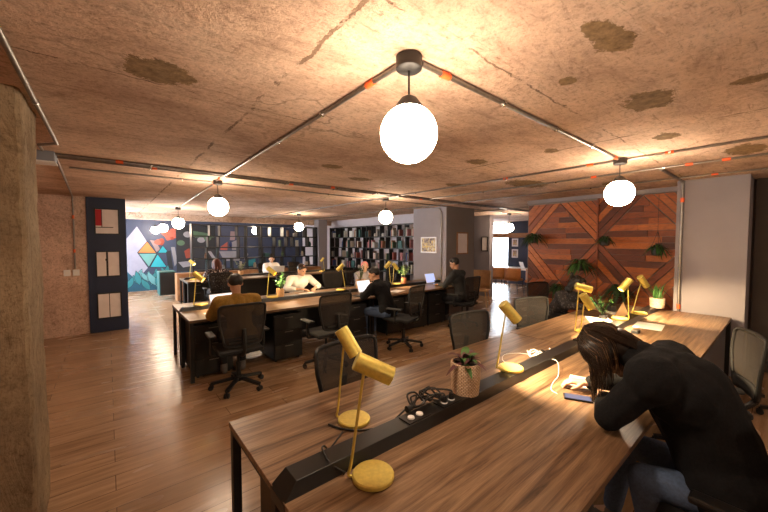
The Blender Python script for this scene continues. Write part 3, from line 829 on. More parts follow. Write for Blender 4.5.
# ------------------------------------------------------------------ brass desk lamps
def desk_lamp(x, y, rz, label, on=False, pitch=-.45, lean=.12, z=.75, h=.42, power=3.0):
    """local +X is the way the head points"""
    t = thing('desk_lamp', label, 'desk lamp', (x, y, z), rz, 'brass desk lamps')
    MB().lathe([(.076, 0), (.083, .003), (.083, .015), (.078, .020), (.02, .0205)], n=40).build('base', M['brass'], t, True)
    j = V(-.095 + lean * h, 0, h)
    st = MB(); st.sweep([(-.06, 0, .010), (-.088, 0, .010), (-.097, 0, .02), (-.095 + lean * .06, 0, .06), (-.095 + lean * .2, 0, .2), j], .0058, 10, 5)
    st.build('stem', M['brass'], t, True)
    d = V(math.cos(pitch), 0, math.sin(pitch)); r = .0365
    a, b = j + V(0, 0, .03) - d * .035, j + V(0, 0, .03) + d * .115
    hd = MB()
    q = d.to_track_quat('Z', 'Y').to_matrix()
    hd.lathe([(.006, 0), (r - .003, 0), (r, .003), (r, .155), (r - .003, .155), (r - .003, .09), (.005, .09)], c=a, n=32, mat=q)
    hd = hd.build('lamp_shade', M['brass'], t, True)
    MB().ball(j, .010, 12, 8).build('joint', M['brass'], t, True)
    bl = MB().ball(b - d * .035, .021, 12, 8).build('bulb', M['bulb' if on else 'white'], t, True)
    if on:
        L = bpy.data.lights.new('lamp_light', 'SPOT'); L.energy = power; L.color = (1, .72, .40); L.spot_size = 2.1; L.spot_blend = .5; L.shadow_soft_size = .02
        lo = bpy.data.objects.new('lamp_light', L); COL.objects.link(lo); lo.parent = t; lo.location = b - d * .008
        lo.rotation_mode = 'QUATERNION'; lo.rotation_quaternion = d.to_track_quat('-Z', 'Y')
    return t
AR = -.69   # image-right heading
desk_lamp(.785, 1.02, AR + .08, 'brass desk lamp closest to the viewer, head tipped to the right', False, -.45, .14, .751, .425)
desk_lamp(.965, 1.415, AR - .25, 'brass desk lamp just behind the closest one, left of the raceway', False, -1.0, .10, .75, .42)
desk_lamp(2.12, 1.20, AR - .05, 'lit brass desk lamp between the wicker pot and the white cables', True, -.85, .14, .803, .40, 24)
desk_lamp(3.47, 1.165, AR - .1, 'lit brass desk lamp directly behind the slumped head, lower head', True, -1.0, .1, .803, .33, 26)
desk_lamp(3.78, 1.32, AR - .25, 'brass desk lamp behind the slumped head, upper of the pair', True, -.25, .06, .75, .44, 8)
desk_lamp(4.46, 1.205, AR + PI - .1, 'brass desk lamp with head turned left among the papers', True, -.9, .05, .803, .40, 24)
desk_lamp(4.98, 1.15, AR + .1, 'brass desk lamp leaning right beside the far wicker pot', True, -.9, .28, .803, .40, 24)
desk_lamp(.98, 5.19, AR + .2, 'lit brass lamp left of the mustard jacket person', True, -.75, .10, .803, .40, 10)
desk_lamp(2.0, 5.19, AR + .1, 'lit brass lamp left of the person in white shirt', True, -.7, .10, .803, .42, 12)
desk_lamp(3.25, 5.19, AR + PI, 'lit brass lamp right of the person in white shirt', True, -.8, .16, .803, .42, 12)
desk_lamp(4.35, 5.19, AR + 2.6, 'lit brass lamp left of the pair behind the person in black', True, -.8, .1, .803, .42, 10)
desk_lamp(4.62, 5.19, AR + .4, 'lit brass lamp right of the pair behind the person in black', True, -.9, .1, .803, .38, 8)
desk_lamp(6.02, 5.19, AR - .9, 'lit brass lamp at the pillar end of the middle desk', True, -.9, .1, .803, .38, 10)
desk_lamp(1.62, 9.42, AR, 'lit brass lamp at the back beside the person in dotted top', True, -.7, .1, .75, .42, 8)
desk_lamp(5.2, 9.42, AR + PI, 'lit brass lamp on the rear desk before the light pillar', True, -.9, .1, .75, .38, 8)

# ------------------------------------------------------------------ plants
def leaf(mb, base, d, L, w, droop=.3, mi=0, n=5):
    d = V(*d).normalized(); side = d.cross(V(0, 0, 1))
    if side.length < .01: side = V(1, 0, 0)
    side.normalize(); up = side.cross(d); b = V(*base); rows = []
    for i in range(n + 1):
        t = i / n; p = b + d * L * t - V(0, 0, 1) * droop * L * t * t
        ww = w * math.sin(PI * min(1, .12 + t * .88)) if i < n else .0008
        rows.append([p - side * ww + up * ww * .3, p, p + side * ww + up * ww * .3])
    v = [q for r in rows for q in r]
    mb._add(v, [(i * 3 + j, i * 3 + j + 1, (i + 1) * 3 + j + 1, (i + 1) * 3 + j) for i in range(n) for j in range(2)], mi)
def pot_plant(x, y, z, label, pot, r, h, kind, leafm, name='potted_plant', s=1.0, seed=0):
    rr = random.Random(seed); t = thing(name, label, 'plant', (x, y, z), rr.uniform(0, 3))
    if kind == 'square':
        pass
    MB().lathe([(r * .78, 0), (r * .9, .004), (r * .98, h * .5), (r, h - .004), (r * .98, h), (r * .88, h), (r * .86, h - .018), (.003, h - .02)], n=36).build('pot', M[pot], t, True)
    MB().lathe([(r * .8, h - .025), (r * .8, h - .014), (.002, h - .010)], n=20).build('soil', M['soil'], t, True)
    mb = MB(); st = MB()
    if kind in ('rosette', 'mixed'):
        for i in range(22):
            a = rr.uniform(0, 2 * PI); e = rr.uniform(.25, 1.2)
            leaf(mb, (rr.uniform(-.2, .2) * r, rr.uniform(-.2, .2) * r, h - .01), (math.cos(a) * math.cos(e), math.sin(a) * math.cos(e), math.sin(e)), rr.uniform(.08, .14) * s, rr.uniform(.011, .018) * s, .5, 0 if (kind == 'rosette' or i % 3) else 1)
    if kind == 'grass':
        for i in range(46):
            a = rr.uniform(0, 2 * PI); e = rr.uniform(1.0, 1.5)
            leaf(mb, (rr.uniform(-.5, .5) * r, rr.uniform(-.5, .5) * r, h - .01), (math.cos(a) * math.cos(e), math.sin(a) * math.cos(e), math.sin(e)), rr.uniform(.12, .24) * s, .006 * s, .12)
    if kind == 'bush':
        for k in range(9):
            a = rr.uniform(0, 2 * PI); e = rr.uniform(.9, 1.5); L = rr.uniform(.14, .26) * s
            d = V(math.cos(a) * math.cos(e), math.sin(a) * math.cos(e), math.sin(e)); b = V(0, 0, h - .015)
            st.cyl(b, b + d * L, .0028, 6)
            for i in range(9):
                p = b + d * L * (.25 + .75 * i / 8); a2 = rr.uniform(0, 2 * PI)
                leaf(mb, p, (math.cos(a2), math.sin(a2), .5), rr.uniform(.035, .06) * s, .013 * s, .3, i % 2 if leafm == 'two' else 0)
    ms = {'two': [M['leaf'], M['leaf_pale']], 'red': [M['leaf_red'], M['leaf']]}.get(leafm) or [M[leafm], M['leaf']]
    mb.build('foliage', ms, t, True)
    if kind == 'bush': st.build('stems', M['leaf_dark'], t)
    else: st.bm.free()
    return t
def raceway_z(): return .7955
pot_plant(1.60, 1.19, .7955, 'wicker pot with dark red and green leaves on the nearest raceway', 'wicker', .086, .185, 'mixed', 'red', seed=1, s=1.5)
pot_plant(5.70, 1.12, .7955, 'wicker pot of upright grass at the column end of the desks', 'wicker', .085, .13, 'grass', 'leaf', seed=2, s=1.1)
pot_plant(4.62, 1.42, .75, 'leafy green sprigs in small dark pot among the lit papers', 'pot_dark', .045, .05, 'bush', 'leaf', seed=3, s=1.1)
pot_plant(5.2, 1.50, .75, 'small dark pot plant before the timber wall beside the leaning lamp', 'pot_dark', .05, .08, 'bush', 'leaf_dark', seed=13, s=.9)
pot_plant(2.12, 5.19, .8035, 'green plant in pale wooden pot right of the mustard jacket person', 'pot_wood', .062, .13, 'bush', 'leaf', seed=4, s=1.1)
pot_plant(3.70, 5.19, .8035, 'cream and green variegated plant in pale wooden pot by pink hat person', 'pot_wood', .095, .16, 'bush', 'two', seed=5, s=1.1)
pot_plant(4.82, 5.19, .8035, 'green plant in orange terracotta pot behind the person in black', 'pot_clay', .06, .12, 'bush', 'two', seed=6, s=1.3)
pot_plant(2.75, 9.42, .7955, 'yellow-green plant in wooden pot on back desk right of the dotted top', 'pot_wood', .07, .11, 'bush', 'leaf_pale', seed=8, s=1.2)

def hanging(y, z, label, L, seed, string=True, s=1.0, m='leaf_dark'):
    rr = random.Random(seed); t = thing('hanging_planter', label, 'plant', (6.36, y, z), 0, 'planters on the timber wall')
    MB().lathe([(.05, 0), (.065, .01), (.08, .11), (.075, .12), (.06, .12)], n=20).build('pot', M['pot_dark'], t, True)
    if string:
        mb = MB()
        for a in (0, 2.1, 4.2): mb.cyl((.078 * math.cos(a), .078 * math.sin(a), .11), (0, 0, .36), .0025, 6)
        mb.cyl((0, 0, .36), (0, 0, .36 + L), .0025, 6); mb.build('string', M['black'], t)
    else:
        MB().box(.05, .165, -.02, .02, .03, .05).build('wall_bracket', M['black'], t)
    mb = MB()
    for i in range(95):
        a = rr.uniform(0, 2 * PI); e = rr.uniform(-.1, 1.35)
        d = V(math.cos(a) * math.cos(e), math.sin(a) * math.cos(e), math.sin(e))
        if d.x > .5: continue
        leaf(mb, (0.02 * math.cos(a), .02 * math.sin(a), .115), d, rr.uniform(.13, .27) * s, .013 * s, .9, i % 2)
    mb.build('foliage', [M[m], M['leaf_dark']], t, True)
hanging(3.16, 1.66, 'leafy planter fixed at the left edge of the timber wall', 0, 1, False, 1.2)
hanging(1.96, 1.62, 'dark pot planter hanging mid timber wall left of the string planter', 0, 2, False, .7)
hanging(1.27, 1.48, 'planter hanging on a long string near the grey column', .55, 3, True, .8, 'leaf')
hanging(2.33, 1.18, 'bushy fern planter on the timber wall above the curly haired person', 0, 4, False, 1.45, 'leaf')
hanging(2.72, .72, 'low dark green planter on the timber wall left of the curly person', 0, 5, False, 1.2)
hanging(1.75, .80, 'low leafy planter on the timber wall behind the leaning brass lamps', 0, 6, False, 1.2)

# ------------------------------------------------------------------ desk items
def paper(x, y, rz, w, l, label, z=.75, name='paper_sheet', th=.0015):
    o = MB().box(-w / 2, w / 2, -l / 2, l / 2, 0, th).build(name, M['paper'], None, loc=(x, y, z + .0005)); o.rotation_euler = (0, 0, rz)
    return tag(o, label, 'paper', 'papers on the desks')
paper(2.42, .78, .3, .21, .297, 'bright white sheet under the slumped person hands')
paper(4.50, 1.42, .5, .36, .25, 'white sheet left of the leaning lamp bases')
paper(4.60, .97, .1, .36, .25, 'white sheet right of the raceway beyond the slumped head')
paper(5.10, 1.42, .9, .30, .21, 'white sheet nearest the timber wall')
paper(1.12, 4.74, .1, .35, .25, 'large sheet lying left of the mustard jacket person', .75)
paper(2.78, 5.52, .1, .30, .21, 'open white pages in front of the white shirt person')
paper(5.62, 4.85, .1, .30, .21, 'white page beside the laptop by the pillar')
paper(4.2, 4.72, .3, .30, .21, 'white page right of the person in black')
def laptop(x, y, rz, label, scr='screen', z=.75, op=1.9):
    t = thing('laptop', label, 'laptop', (x, y, z), rz, 'open laptops')
    MB().box(-.16, .16, -.11, .11, .001, .016).build('base', M['chrome'] if scr != 'none' else M['black'], t, bevel=.004)
    MB().box(-.14, .14, -.03, .09, .016, .018).build('keyboard', M['black'], t)
    mt = Matrix.Translation((0, .11, .014)) @ Matrix.Rotation(-(op - PI / 2), 4, 'X')
    lid = MB(); lid.box(-.16, .16, -.004, .004, 0, .215, 0, mt); lid = lid.build('lid', M['white'], t, bevel=.002)
    s = MB(); s.box(-.15, .15, -.0055, -.004, .012, .205, 0, mt); s.build('screen', M[scr] if scr in M else M['black'], lid)
    return t
laptop(1.22, 4.82, .15, 'open white laptop before the mustard jacket person', 'screen_white')
laptop(3.66, 4.86, .1, 'open laptop with bright page before the person in black', 'screen_white')
laptop(5.62, 5.02, .05, 'open silver laptop with blue screen at the pillar end of the desk', 'screen')
laptop(3.9, 9.75, PI, 'dark open laptop before the person with hair bun', 'none', .75, 1.8)
def notebook(x, y, rz, label, m): 
    o = MB().box(-.075, .075, -.105, .105, 0, .018).build('notebook', M[m], None, bevel=.002, loc=(x, y, .7505)); o.rotation_euler = (0, 0, rz); return tag(o, label, 'notebook')
notebook(3.30, 4.68, .3, 'small dark notebook on desk left of the person in black', 'black')
notebook(3.4, 9.25, .1, 'dark notebook on the back desk right of yellow-green plant', 'cabinet')

ph = thing('smartphone', 'black smartphone with lit screen charging beside the slumped person', 'phone', (2.13, .775, .751), -1.1)
MB().box(-.075, .075, -.037, .037, 0, .009).build('case', M['black'], ph, bevel=.003)
MB().box(-.066, .066, -.032, .032, .009, .0098).build('screen', M['phone_screen'], ph)
# standing card near lamps
cd = MB().poly([(0, -.09, 0), (0, .09, 0), (.03, 0, .20)], (.004, 0, 0)).build('card_stand', M['pot_wood'], None, loc=(4.78, 1.27, .7515)); tag(cd, 'brown triangular card standing on the table between the leaning lamps', 'card')
o = MB().box(-.05, .05, -.03, .03, 0, .03).build('small_box', M['black'], None, bevel=.004, loc=(4.15, .98, .7505)); tag(o, 'small black box lying right of the raceway beyond the slumped head', 'box')

# cables
def cable(label, pts, r, mat, name='cable', sub=5):
    o = V(*pts[0]); mb = MB(); mb.sweep([V(*p) - o for p in pts], r, 8, sub)
    ob = mb.build(name, M[mat], None, True, loc=o); return tag(ob, label, 'cable', 'loose cables')
def tangle(cx, cy, z, n, rad, seed, ry=None):
    rr = random.Random(seed); P = []; a = 0
    for i in range(n):
        a += rr.uniform(.7, 1.1); q = rad * rr.uniform(.45, 1.05)
        P.append((cx + q * math.cos(a) + rr.uniform(-.01, .01), cy + q * math.sin(a) * (ry or 1), z + rr.uniform(.004, .045)))
    return P
T1 = tangle(1.25, 1.24, .81, 14, .062, 3)
T2 = tangle(1.36, 1.24, .81, 22, .062, 5)
cable('black lamp cable looped in a bundle on the nearest raceway', [(.70, 1.10, .76), (.71, 1.15, .757), (.80, 1.22, .757), (.95, 1.24, .757), (1.10, 1.23, .77), (1.2, 1.23, .81)] + T1 + [(1.395, 1.19, .85), (1.39, 1.172, .83)], .0052, 'plastic')
cable('second black cable tangled beside the white sockets', [(.84, 1.46, .757), (.87, 1.38, .757), (.95, 1.30, .757), (1.08, 1.27, .757), (1.18, 1.26, .80)] + T2 + [(1.46, 1.19, .85), (1.455, 1.172, .83)], .0052, 'plastic')
cable('black lamp cable hanging behind the nearest stem on the raceway', [(.705, 1.10, .762), (.66, 1.14, .80), (.66, 1.20, .83), (.70, 1.25, .80), (.74, 1.28, .757), (.86, 1.36, .757)], .004, 'plastic')
for (px, py, lb) in ((1.39, 1.172, 'left'), (1.45, 1.172, 'right')):
    p = thing('plug', 'black plug in the %s socket beside the wicker pot' % ('outer left' if lb == 'left' else 'right hand'), 'plug', (px, py, .8135), 0, 'black plugs')
    MB().cone((0, 0, 0), (0, 0, .03), .017, .012, 14).build('plug_body', M['plastic'], p, True)
tag(MB().cone((-.03, 0, 0), (.03, 0, 0), .017, .011, 12).build('cable_connector', M['plastic'], None, True, loc=(1.20, 1.235, .815)), 'black connector on the cable left of the loop', 'connector')
cable('white cable coil on the table right of the third lamp', tangle(2.66, 1.30, .752, 16, .07, 8), .0045, 'white')
cable('second white cable coil nearest the slumped head', tangle(2.82, 1.20, .752, 16, .06, 9), .0045, 'white')
cable('black cable mixed in with the white coils', tangle(2.75, 1.26, .755, 10, .05, 10), .004, 'plastic')
cable('thin white charging cable from the coils to the phone', [(2.62, 1.22, .757), (2.55, 1.08, .80), (2.4, 1.0, .757), (2.25, .97, .753), (2.13, .93, .753), (2.10, .88, .753)], .0022, 'white')
cable('thin white loop cable beside the third lamp base', [(2.30, 1.27, .757), (2.36, 1.40, .753), (2.5, 1.47, .753), (2.62, 1.42, .753), (2.64, 1.34, .76)], .0022, 'white')
cable('white wire from the phone to the slumped person', [(2.17, .72, .753), (2.26, .70, .753), (2.30, .80, .753), (2.22, .90, .753)], .0018, 'white')

# ------------------------------------------------------------------ pictures
def picture(loc, axis, w, h, label, art, frame='black', fw=.018, inner=None):
    t = thing('framed_picture', label, 'picture', loc, 0 if axis == 'Y' else -PI / 2, 'framed pictures')
    mb = MB(); d = .025
    mb.box(-w / 2, w / 2, -d, 0, -h / 2, -h / 2 + fw).box(-w / 2, w / 2, -d, 0, h / 2 - fw, h / 2).box(-w / 2, -w / 2 + fw, -d, 0, -h / 2 + fw, h / 2 - fw).box(w / 2 - fw, w / 2, -d, 0, -h / 2 + fw, h / 2 - fw)
    mb.build('frame', M[frame], t)
    mats = art if isinstance(art, list) else [art]
    a = MB(); a.box(-w / 2 + fw, w / 2 - fw, -d * .5, -.002, -h / 2 + fw, h / 2 - fw)
    for (x0, x1, z0, z1, mi) in (inner or []): a.box(x0, x1, -d * .5 - .002, -d * .5, z0, z1, mi)
    a.build('print', [M[m] for m in mats], t)
    return t
M['red'] = simple('red_ink', (.50, .02, .03), .7, 0, .1, 5); M['print_line'] = simple('dark_ink', (.03, .02, .02), .7, 0, .1, 5)
picture((0, 8.13, 2.06), 'Y', .36, .48, 'framed print with red block, top one on the navy panel', ['art_pale', 'red', 'print_line'], inner=[(-.162, -.07, -.08, .22, 1), (-.162, .09, -.115, -.10, 2), (-.08, -.068, -.10, .22, 2)])
picture((0, 8.13, 1.27), 'Y', .36, .48, 'framed pale print with dark vertical, middle one on the navy panel', ['art_pale', 'print_line'], inner=[(-.03, .0, -.22, .22, 1), (-.04, -.03, .06, .10, 1)])
picture((0, 8.13, .49), 'Y', .36, .48, 'framed pale print with centre line, lowest on the navy panel', ['art_pale', 'print_line'], inner=[(-.006, .006, -.22, .22, 1)])
picture((5.95, 5.52, 1.61), 'X', .50, .38, 'square white framed colourful print on the lilac grey pillar', 'art_mixed', 'white', .03)
picture((6.52, 4.985, 1.65), 'Y', .42, .52, 'dark framed pale print on the shaded side of the pillar', 'art_pale', 'wood_pale', .03)
picture((9.0, 6.01, 1.62), 'X', .22, .44, 'narrow black framed pale print on the far light wall', 'art_pale')
picture((12.6, 7.02, 1.66), 'X', .26, .32, 'upper small white framed print on the lounge navy wall', 'art_mixed', 'white', .05)
picture((12.6, 7.02, 1.22), 'X', .26, .34, 'lower small white framed print on the lounge navy wall', 'art_mixed', 'white', .05)
for (xx, lb) in ((-.57, 'left'), (-.45, 'right')):
    s = thing('wall_socket', 'white square wall socket, %s of the pair on the rough wall' % lb, 'socket', (xx, 8.16, 1.13), 0, 'wall sockets')
    MB().box(-.045, .045, -.022, 0, -.055, .055).build('plate', M['white'], s, bevel=.004)
    MB().cyl((0, -.024, 0), (0, -.021, 0), .022, 16).build('outlet', M['paper'], s)

# ------------------------------------------------------------------ mural (painted shapes on the back wall)
def mural():
    cols = {'light': (.26, .265, .35), 'or': (.42, .16, .045), 'tg': (.10, .27, .27), 'tb': (.015, .30, .38), 'ts': (.01, .25, .33), 'blk': (.012, .014, .02), 'koi': (.30, .075, .055), 'tan': (.22, .16, .17),
            'leaf1': (.02, .17, .20), 'leaf2': (.10, .28, .31), 'white': (.20, .20, .23), 'redp': (.20, .035, .02), 'green': (.05, .10, .06), 'deep': (.01, .07, .12)}
    keys = list(cols); ms = [simple('mural_paint_' + k, c, .7, 0, .08, 6) for k, c in cols.items()]
    mb = MB(); Y = 14.1
    lay = [0]
    def P(k, pts):
        lay[0] += 1; d = .0004 * lay[0]
        mb.poly([(x, Y - .001 - d, z) for x, z in pts], None, keys.index(k))
    def O(pts, w=.018):
        lay[0] += 1; d = .0004 * lay[0]
        for i in range(len(pts)):
            a, b = V(pts[i][0], 0, pts[i][1]), V(pts[(i + 1) % len(pts)][0], 0, pts[(i + 1) % len(pts)][1])
            n = (b - a).normalized().cross(V(0, 1, 0)) * w / 2
            mb.poly([(q.x, Y - .001 - d, q.z) for q in (a - n, b - n, b + n, a + n)], None, keys.index('blk'))
    P('deep', [(-.5, 0), (3.2, 0), (3.2, .62), (1.2, .55), (.6, .7), (-.5, .5)])
    P('light', [(.78, 2.21), (.40, 1.66), (.30, 1.4), (.30, .9), (.73, .38), (1.05, .79), (.77, 1.31), (1.04, 1.7)])
    P('tan', [(1.13, 1.75), (1.3, 1.72), (1.42, 1.42), (1.31, 1.33)])
    for k, p in (('or', [(1.05, 1.7), (.77, 1.31), (1.31, 1.29)]), ('tg', [(.8, 1.29), (1.32, 1.28), (1.08, .81)]), ('tb', [(1.34, 1.26), (1.11, .81), (1.61, .79)]), ('ts', [(1.5, 1.56), (1.34, 1.30), (1.68, 1.29)])):
        P(k, p); O(p)
    P('blk', [(1.59, 1.34), (1.73, 1.38), (1.80, .70), (1.64, .76)]); P('white', [(1.74, 1.5), (1.86, 1.5), (1.93, .95), (1.84, .80)])
    rr = random.Random(4)
    for i in range(9):
        cx, cz = 1.58 + rr.uniform(-.26, .32), 1.85 + rr.uniform(-.2, .2); n = 9; r = rr.uniform(.09, .17)
        P('koi' if i % 3 else 'redp', [(cx + r * rr.uniform(.7, 1.15) * math.cos(2 * PI * k / n), cz + r * rr.uniform(.7, 1.15) * math.sin(2 * PI * k / n)) for k in range(n)])
    for i in range(26):
        bx = rr.uniform(.1, 2.0); bz = rr.uniform(.0, .35); a = rr.uniform(-.6, .6); L = rr.uniform(.35, .62); w = L * .18
        d = V(math.sin(a), 0, math.cos(a)); s = V(d.z, 0, -d.x)
        pts = [(bx + (d.x * t + s.x * q * w) * L / L * 1 if False else bx + d.x * t * L + s.x * q * w, bz + d.z * t * L + s.z * q * w) for t, q in ((0, 0), (.25, .8), (.5, 1), (.8, .5), (1, 0), (.8, -.5), (.5, -1), (.25, -.8))]
        P('leaf1' if i % 2 else 'leaf2', pts); O(pts, .010)
    # the part seen through the shelving
    P('blk', [(1.9, 2.3), (3.2, 2.3), (3.2, .6), (1.9, .6)])
    for i in range(5):
        cx, cz, r = 2.05 + .22 * i, rr.uniform(1.3, 2.0), rr.uniform(.08, .16); n = 12
        P('white' if i % 2 else 'green', [(cx + r * math.cos(2 * PI * k / n), cz + .8 * r * math.sin(2 * PI * k / n)) for k in range(n)])
    P('redp', [(2.15, 1.35), (2.3, 1.45), (2.45, 1.35), (2.42, 1.1), (2.2, 1.08)])
    P('green', [(2.4, 2.1), (3.0, 2.0), (3.15, 1.85), (2.5, 1.85)])
    P('white', [(1.95, .95), (2.5, 1.0), (2.4, .8), (2.1, .75)])
    P('white', [(3.32, 1.32), (4.08, 1.32), (4.08, .93), (3.5, .94)])
    P('white', [(2.91, 1.34), (3.04, 1.32), (3.21, 1.03), (3.08, 1.05)]); P('white', [(3.79, 1.67), (4.06, 1.8), (4.1, 1.37), (3.79, 1.36)])
    P('koi', [(3.37, 1.49), (3.63, 1.69), (3.62, 1.36), (3.37, 1.37)]); P('white', [(4.26, 1.51), (4.42, 1.16), (4.25, .95)])
    P('tan', [(3.75, 2.1), (3.95, 2.1), (3.9, 1.75), (3.72, 1.75)])
    P('leaf1', [(4.3, .9), (4.7, 1.0), (4.7, .7), (4.3, .7)])
    for i in range(0):
        x = 4.6 + i * .38; z = rr.uniform(.8, 1.7); P(('white', 'tg', 'leaf2')[i % 3], [(x, z), (x + .16, z), (x + .16, z + .2), (x, z + .2)])
    o = mb.build('wall_mural', ms); tag(o, 'painted mural of pale and teal diamonds, orange triangle and leaves on the back wall', 'mural')
mural()

# ------------------------------------------------------------------ shelving
def shelving(name, label, L, H, D, rows, cols, loc, rz, t=.03, z0=0, back=False):
    th = thing(name, label, 'shelving', loc, rz)
    for i in range(rows + 1):
        z = z0 + (H - z0) * i / rows
        MB().box(0, L, 0, D, z - t / 2, z + t / 2).build('shelf', M['black'], th)
    rr = random.Random(int(L * 10))
    for k in range(rows):
        za, zb = z0 + (H - z0) * k / rows, z0 + (H - z0) * (k + 1) / rows
        x = 0
        xs = []
        for c in range(1, cols):
            x = L * (c + rr.uniform(-.28, .28)) / cols; xs.append(x)
        for x in xs: MB().box(x - t / 2, x + t / 2, .002, D - .002, za + t / 2, zb - t / 2).build('divider', M['black'], th)
    for x in (0, L / 2, L):
        MB().box(x - .02, x + .02, -.004, D + .004, 0, H + .02).build('upright', M['black'], th)
    return th
ZA = [.82 + (2.2 - .82) * i / 4 for i in range(5)]
sa = shelving('open_shelf', 'long black open shelving unit before the navy wall', 4.05, 2.2, .28, 4, 10, (1.92, 11.15, 0), 0, .03, .82)
# sideboard
sb = thing('sideboard', 'orange-brown wooden sideboard beneath the open black shelving', 'sideboard', (3.7, 10.93, 0))
MB().box(-2.25, 2.22, -.2, .2, .04, .80).build('carcass', M['wood_pale'], sb, bevel=.004)
for i in range(8): 
    d = MB().box(-2.23 + .555 * i + .005, -2.23 + .555 * (i + 1) - .005, -.218, -.2, .06, .78).build('door', M['wood_pale'], sb, bevel=.002)
    MB().box(-2.23 + .555 * (i + 1) - .06, -2.23 + .555 * (i + 1) - .045, -.226, -.218, .5, .62).build('handle', M['black'], d)
MB().box(-2.2, 2.2, -.17, .17, 0, .04).build('plinth', M['black'], sb)
tc = thing('teal_cabinet', 'teal cabinet on thin legs standing in front of the mural', 'cabinet', (1.33, 11.75, 0))
MB().box(-.22, .20, -.30, .30, .14, .82).build('carcass', M['teal_fabric'], tc, bevel=.01)
MB().box(-.20, .18, -.316, -.30, .16, .80).build('door', M['black'], tc)
for sx in (-.19, .17):
    for sy in (-.26, .26): MB().cyl((sx, sy, 0), (sx, sy, .14), .012, 8).build('leg', M['chrome'], tc)

HB = 2.2
bk = shelving('bookcase', 'tall black bookcase filled with books beside the grey pillar', 4.7, HB, .18, 6, 11, (6.62, 11.3, 0), -PI / 2, .03, .04)

# books and objects on the bookcase: local x runs along -Y from Y=11.3
BC = {'teal': (.03, .10, .10), 'cream': (.40, .36, .30), 'red': (.22, .05, .04), 'navy blue': (.03, .05, .16), 'white': (.5, .5, .48), 'brown': (.14, .07, .04), 'grey': (.2, .2, .2), 'pink': (.34, .14, .15), 'orange': (.3, .14, .07), 'green': (.05, .09, .05)}
for k, c in BC.items(): M['bk_' + k] = simple('book_' + k.replace(' ', '_'), c, .7, 0, .1, 30)
NUM = ['lowest', 'low', 'fourth', 'third', 'second', 'top']
PL = ['far left end', 'left quarter', 'left of centre', 'centre', 'right of centre', 'right quarter', 'pillar end']
rr = random.Random(21); seen = {}
for row in range(2, 6):
    z = .04 + (HB - .04) * row / 6 + .0155; x = .08
    rng = random.Random(11 + row)
    while x < 4.55:
        kind = rng.random(); col = rng.choice(list(BC))
        w = 0
        pos = PL[min(6, int(x / 4.7 * 7))]
        if kind < .60:
            n = rng.randint(1, 4)
            for q in range(n):
                w = rng.uniform(.025, .05); h = rng.uniform(.17, .27); col = rng.choice(list(BC))
                key = (col, row, pos); seen[key] = seen.get(key, 0) + 1
                o = MB().box(-.07, .07, -w / 2, w / 2, 0, h).build('book', M['bk_' + col], None, loc=(6.715, 11.3 - x - w / 2, z))
                size = 'tall' if h > .24 else ('short' if h < .2 else 'mid height'); wd = 'thick' if w > .038 else 'slim'
                tag(o, '%s %s %s book on %s bookcase tier from above, %s' % (wd, size, col, NUM[row], pos), 'book', 'books on the %s bookcase shelf' % NUM[row])
                x += w + .004
            x += rng.uniform(.10, .32)
        elif kind < .75:
            h = rng.uniform(.09, .16); o = MB().lathe([(.03, 0), (.045, .01), (.05, h * .6), (.035, h * .9), (.04, h)], n=16).build('vase', M['bk_' + col], None, True, loc=(6.71, 11.3 - x - .05, z))
            tag(o, '%s vase on the %s shelf of the bookcase, %s' % (col, NUM[row], pos), 'vase', 'ornaments on the bookcase'); x += .12 + rng.uniform(.05, .2)
        elif kind < .9:
            w = .2; h = rng.uniform(.2, .26); o = MB().box(-.01, .01, -w / 2, w / 2, 0, h).build('magazine', M['bk_' + rng.choice(['white', 'pink', 'teal', 'cream'])], None, loc=(6.66, 11.3 - x - w / 2, z))
            tag(o, 'magazine propped face out on the %s shelf of the bookcase, %s' % (NUM[row], pos), 'magazine', 'face-out magazines'); x += w + rng.uniform(.04, .15)
        else: x += rng.uniform(.15, .3)
# items on the open shelving
it = [(2.3, 1, 'bk_brown'), (2.75, 0, 'bk_grey'), (3.3, 0, 'bk_white'), (3.75, 0, 'bk_cream'), (4.15, 1, 'bk_teal'), (4.62, 2, 'bk_green'), (4.7, 1, 'bk_green'), (5.0, 0, 'bk_orange'), (5.25, 2, 'bk_white'), (5.45, 1, 'bk_cream'), (5.2, 3, 'bk_grey'), (5.6, 3, 'bk_white'), (5.75, 2, 'bk_teal'), (5.65, 0, 'bk_cream'), (4.9, 3, 'bk_brown'), (3.0, 2, 'bk_navy blue')]
for i, (x, row, m) in enumerate(it):
    z = ZA[row] + .0155; cn = m[3:]
    if i % 3 == 0:
        o = MB().lathe([(.03, 0), (.05, .02), (.05, .1), (.03, .15), (.035, .17)], n=16).build('vase', M[m], None, True, loc=(x, 11.29, z)); kd = 'vase'
    elif i % 3 == 1:
        o = MB().box(-.08, .08, -.07, .07, 0, .13).build('storage_box', M[m], None, bevel=.004, loc=(x, 11.29, z)); kd = 'storage box'
    else:
        o = MB().box(-.02, .02, -.08, .08, 0, .22).build('book', M[m], None, loc=(x, 11.29, z)); kd = 'book'
    tag(o, '%s %s on the %s tier of the open shelving, %s' % (cn, kd, ['lowest', 'second', 'third', 'top'][row], 'left part' if x < 3.4 else ('middle part' if x < 4.8 else 'right part')), kd, 'objects on the open shelving')

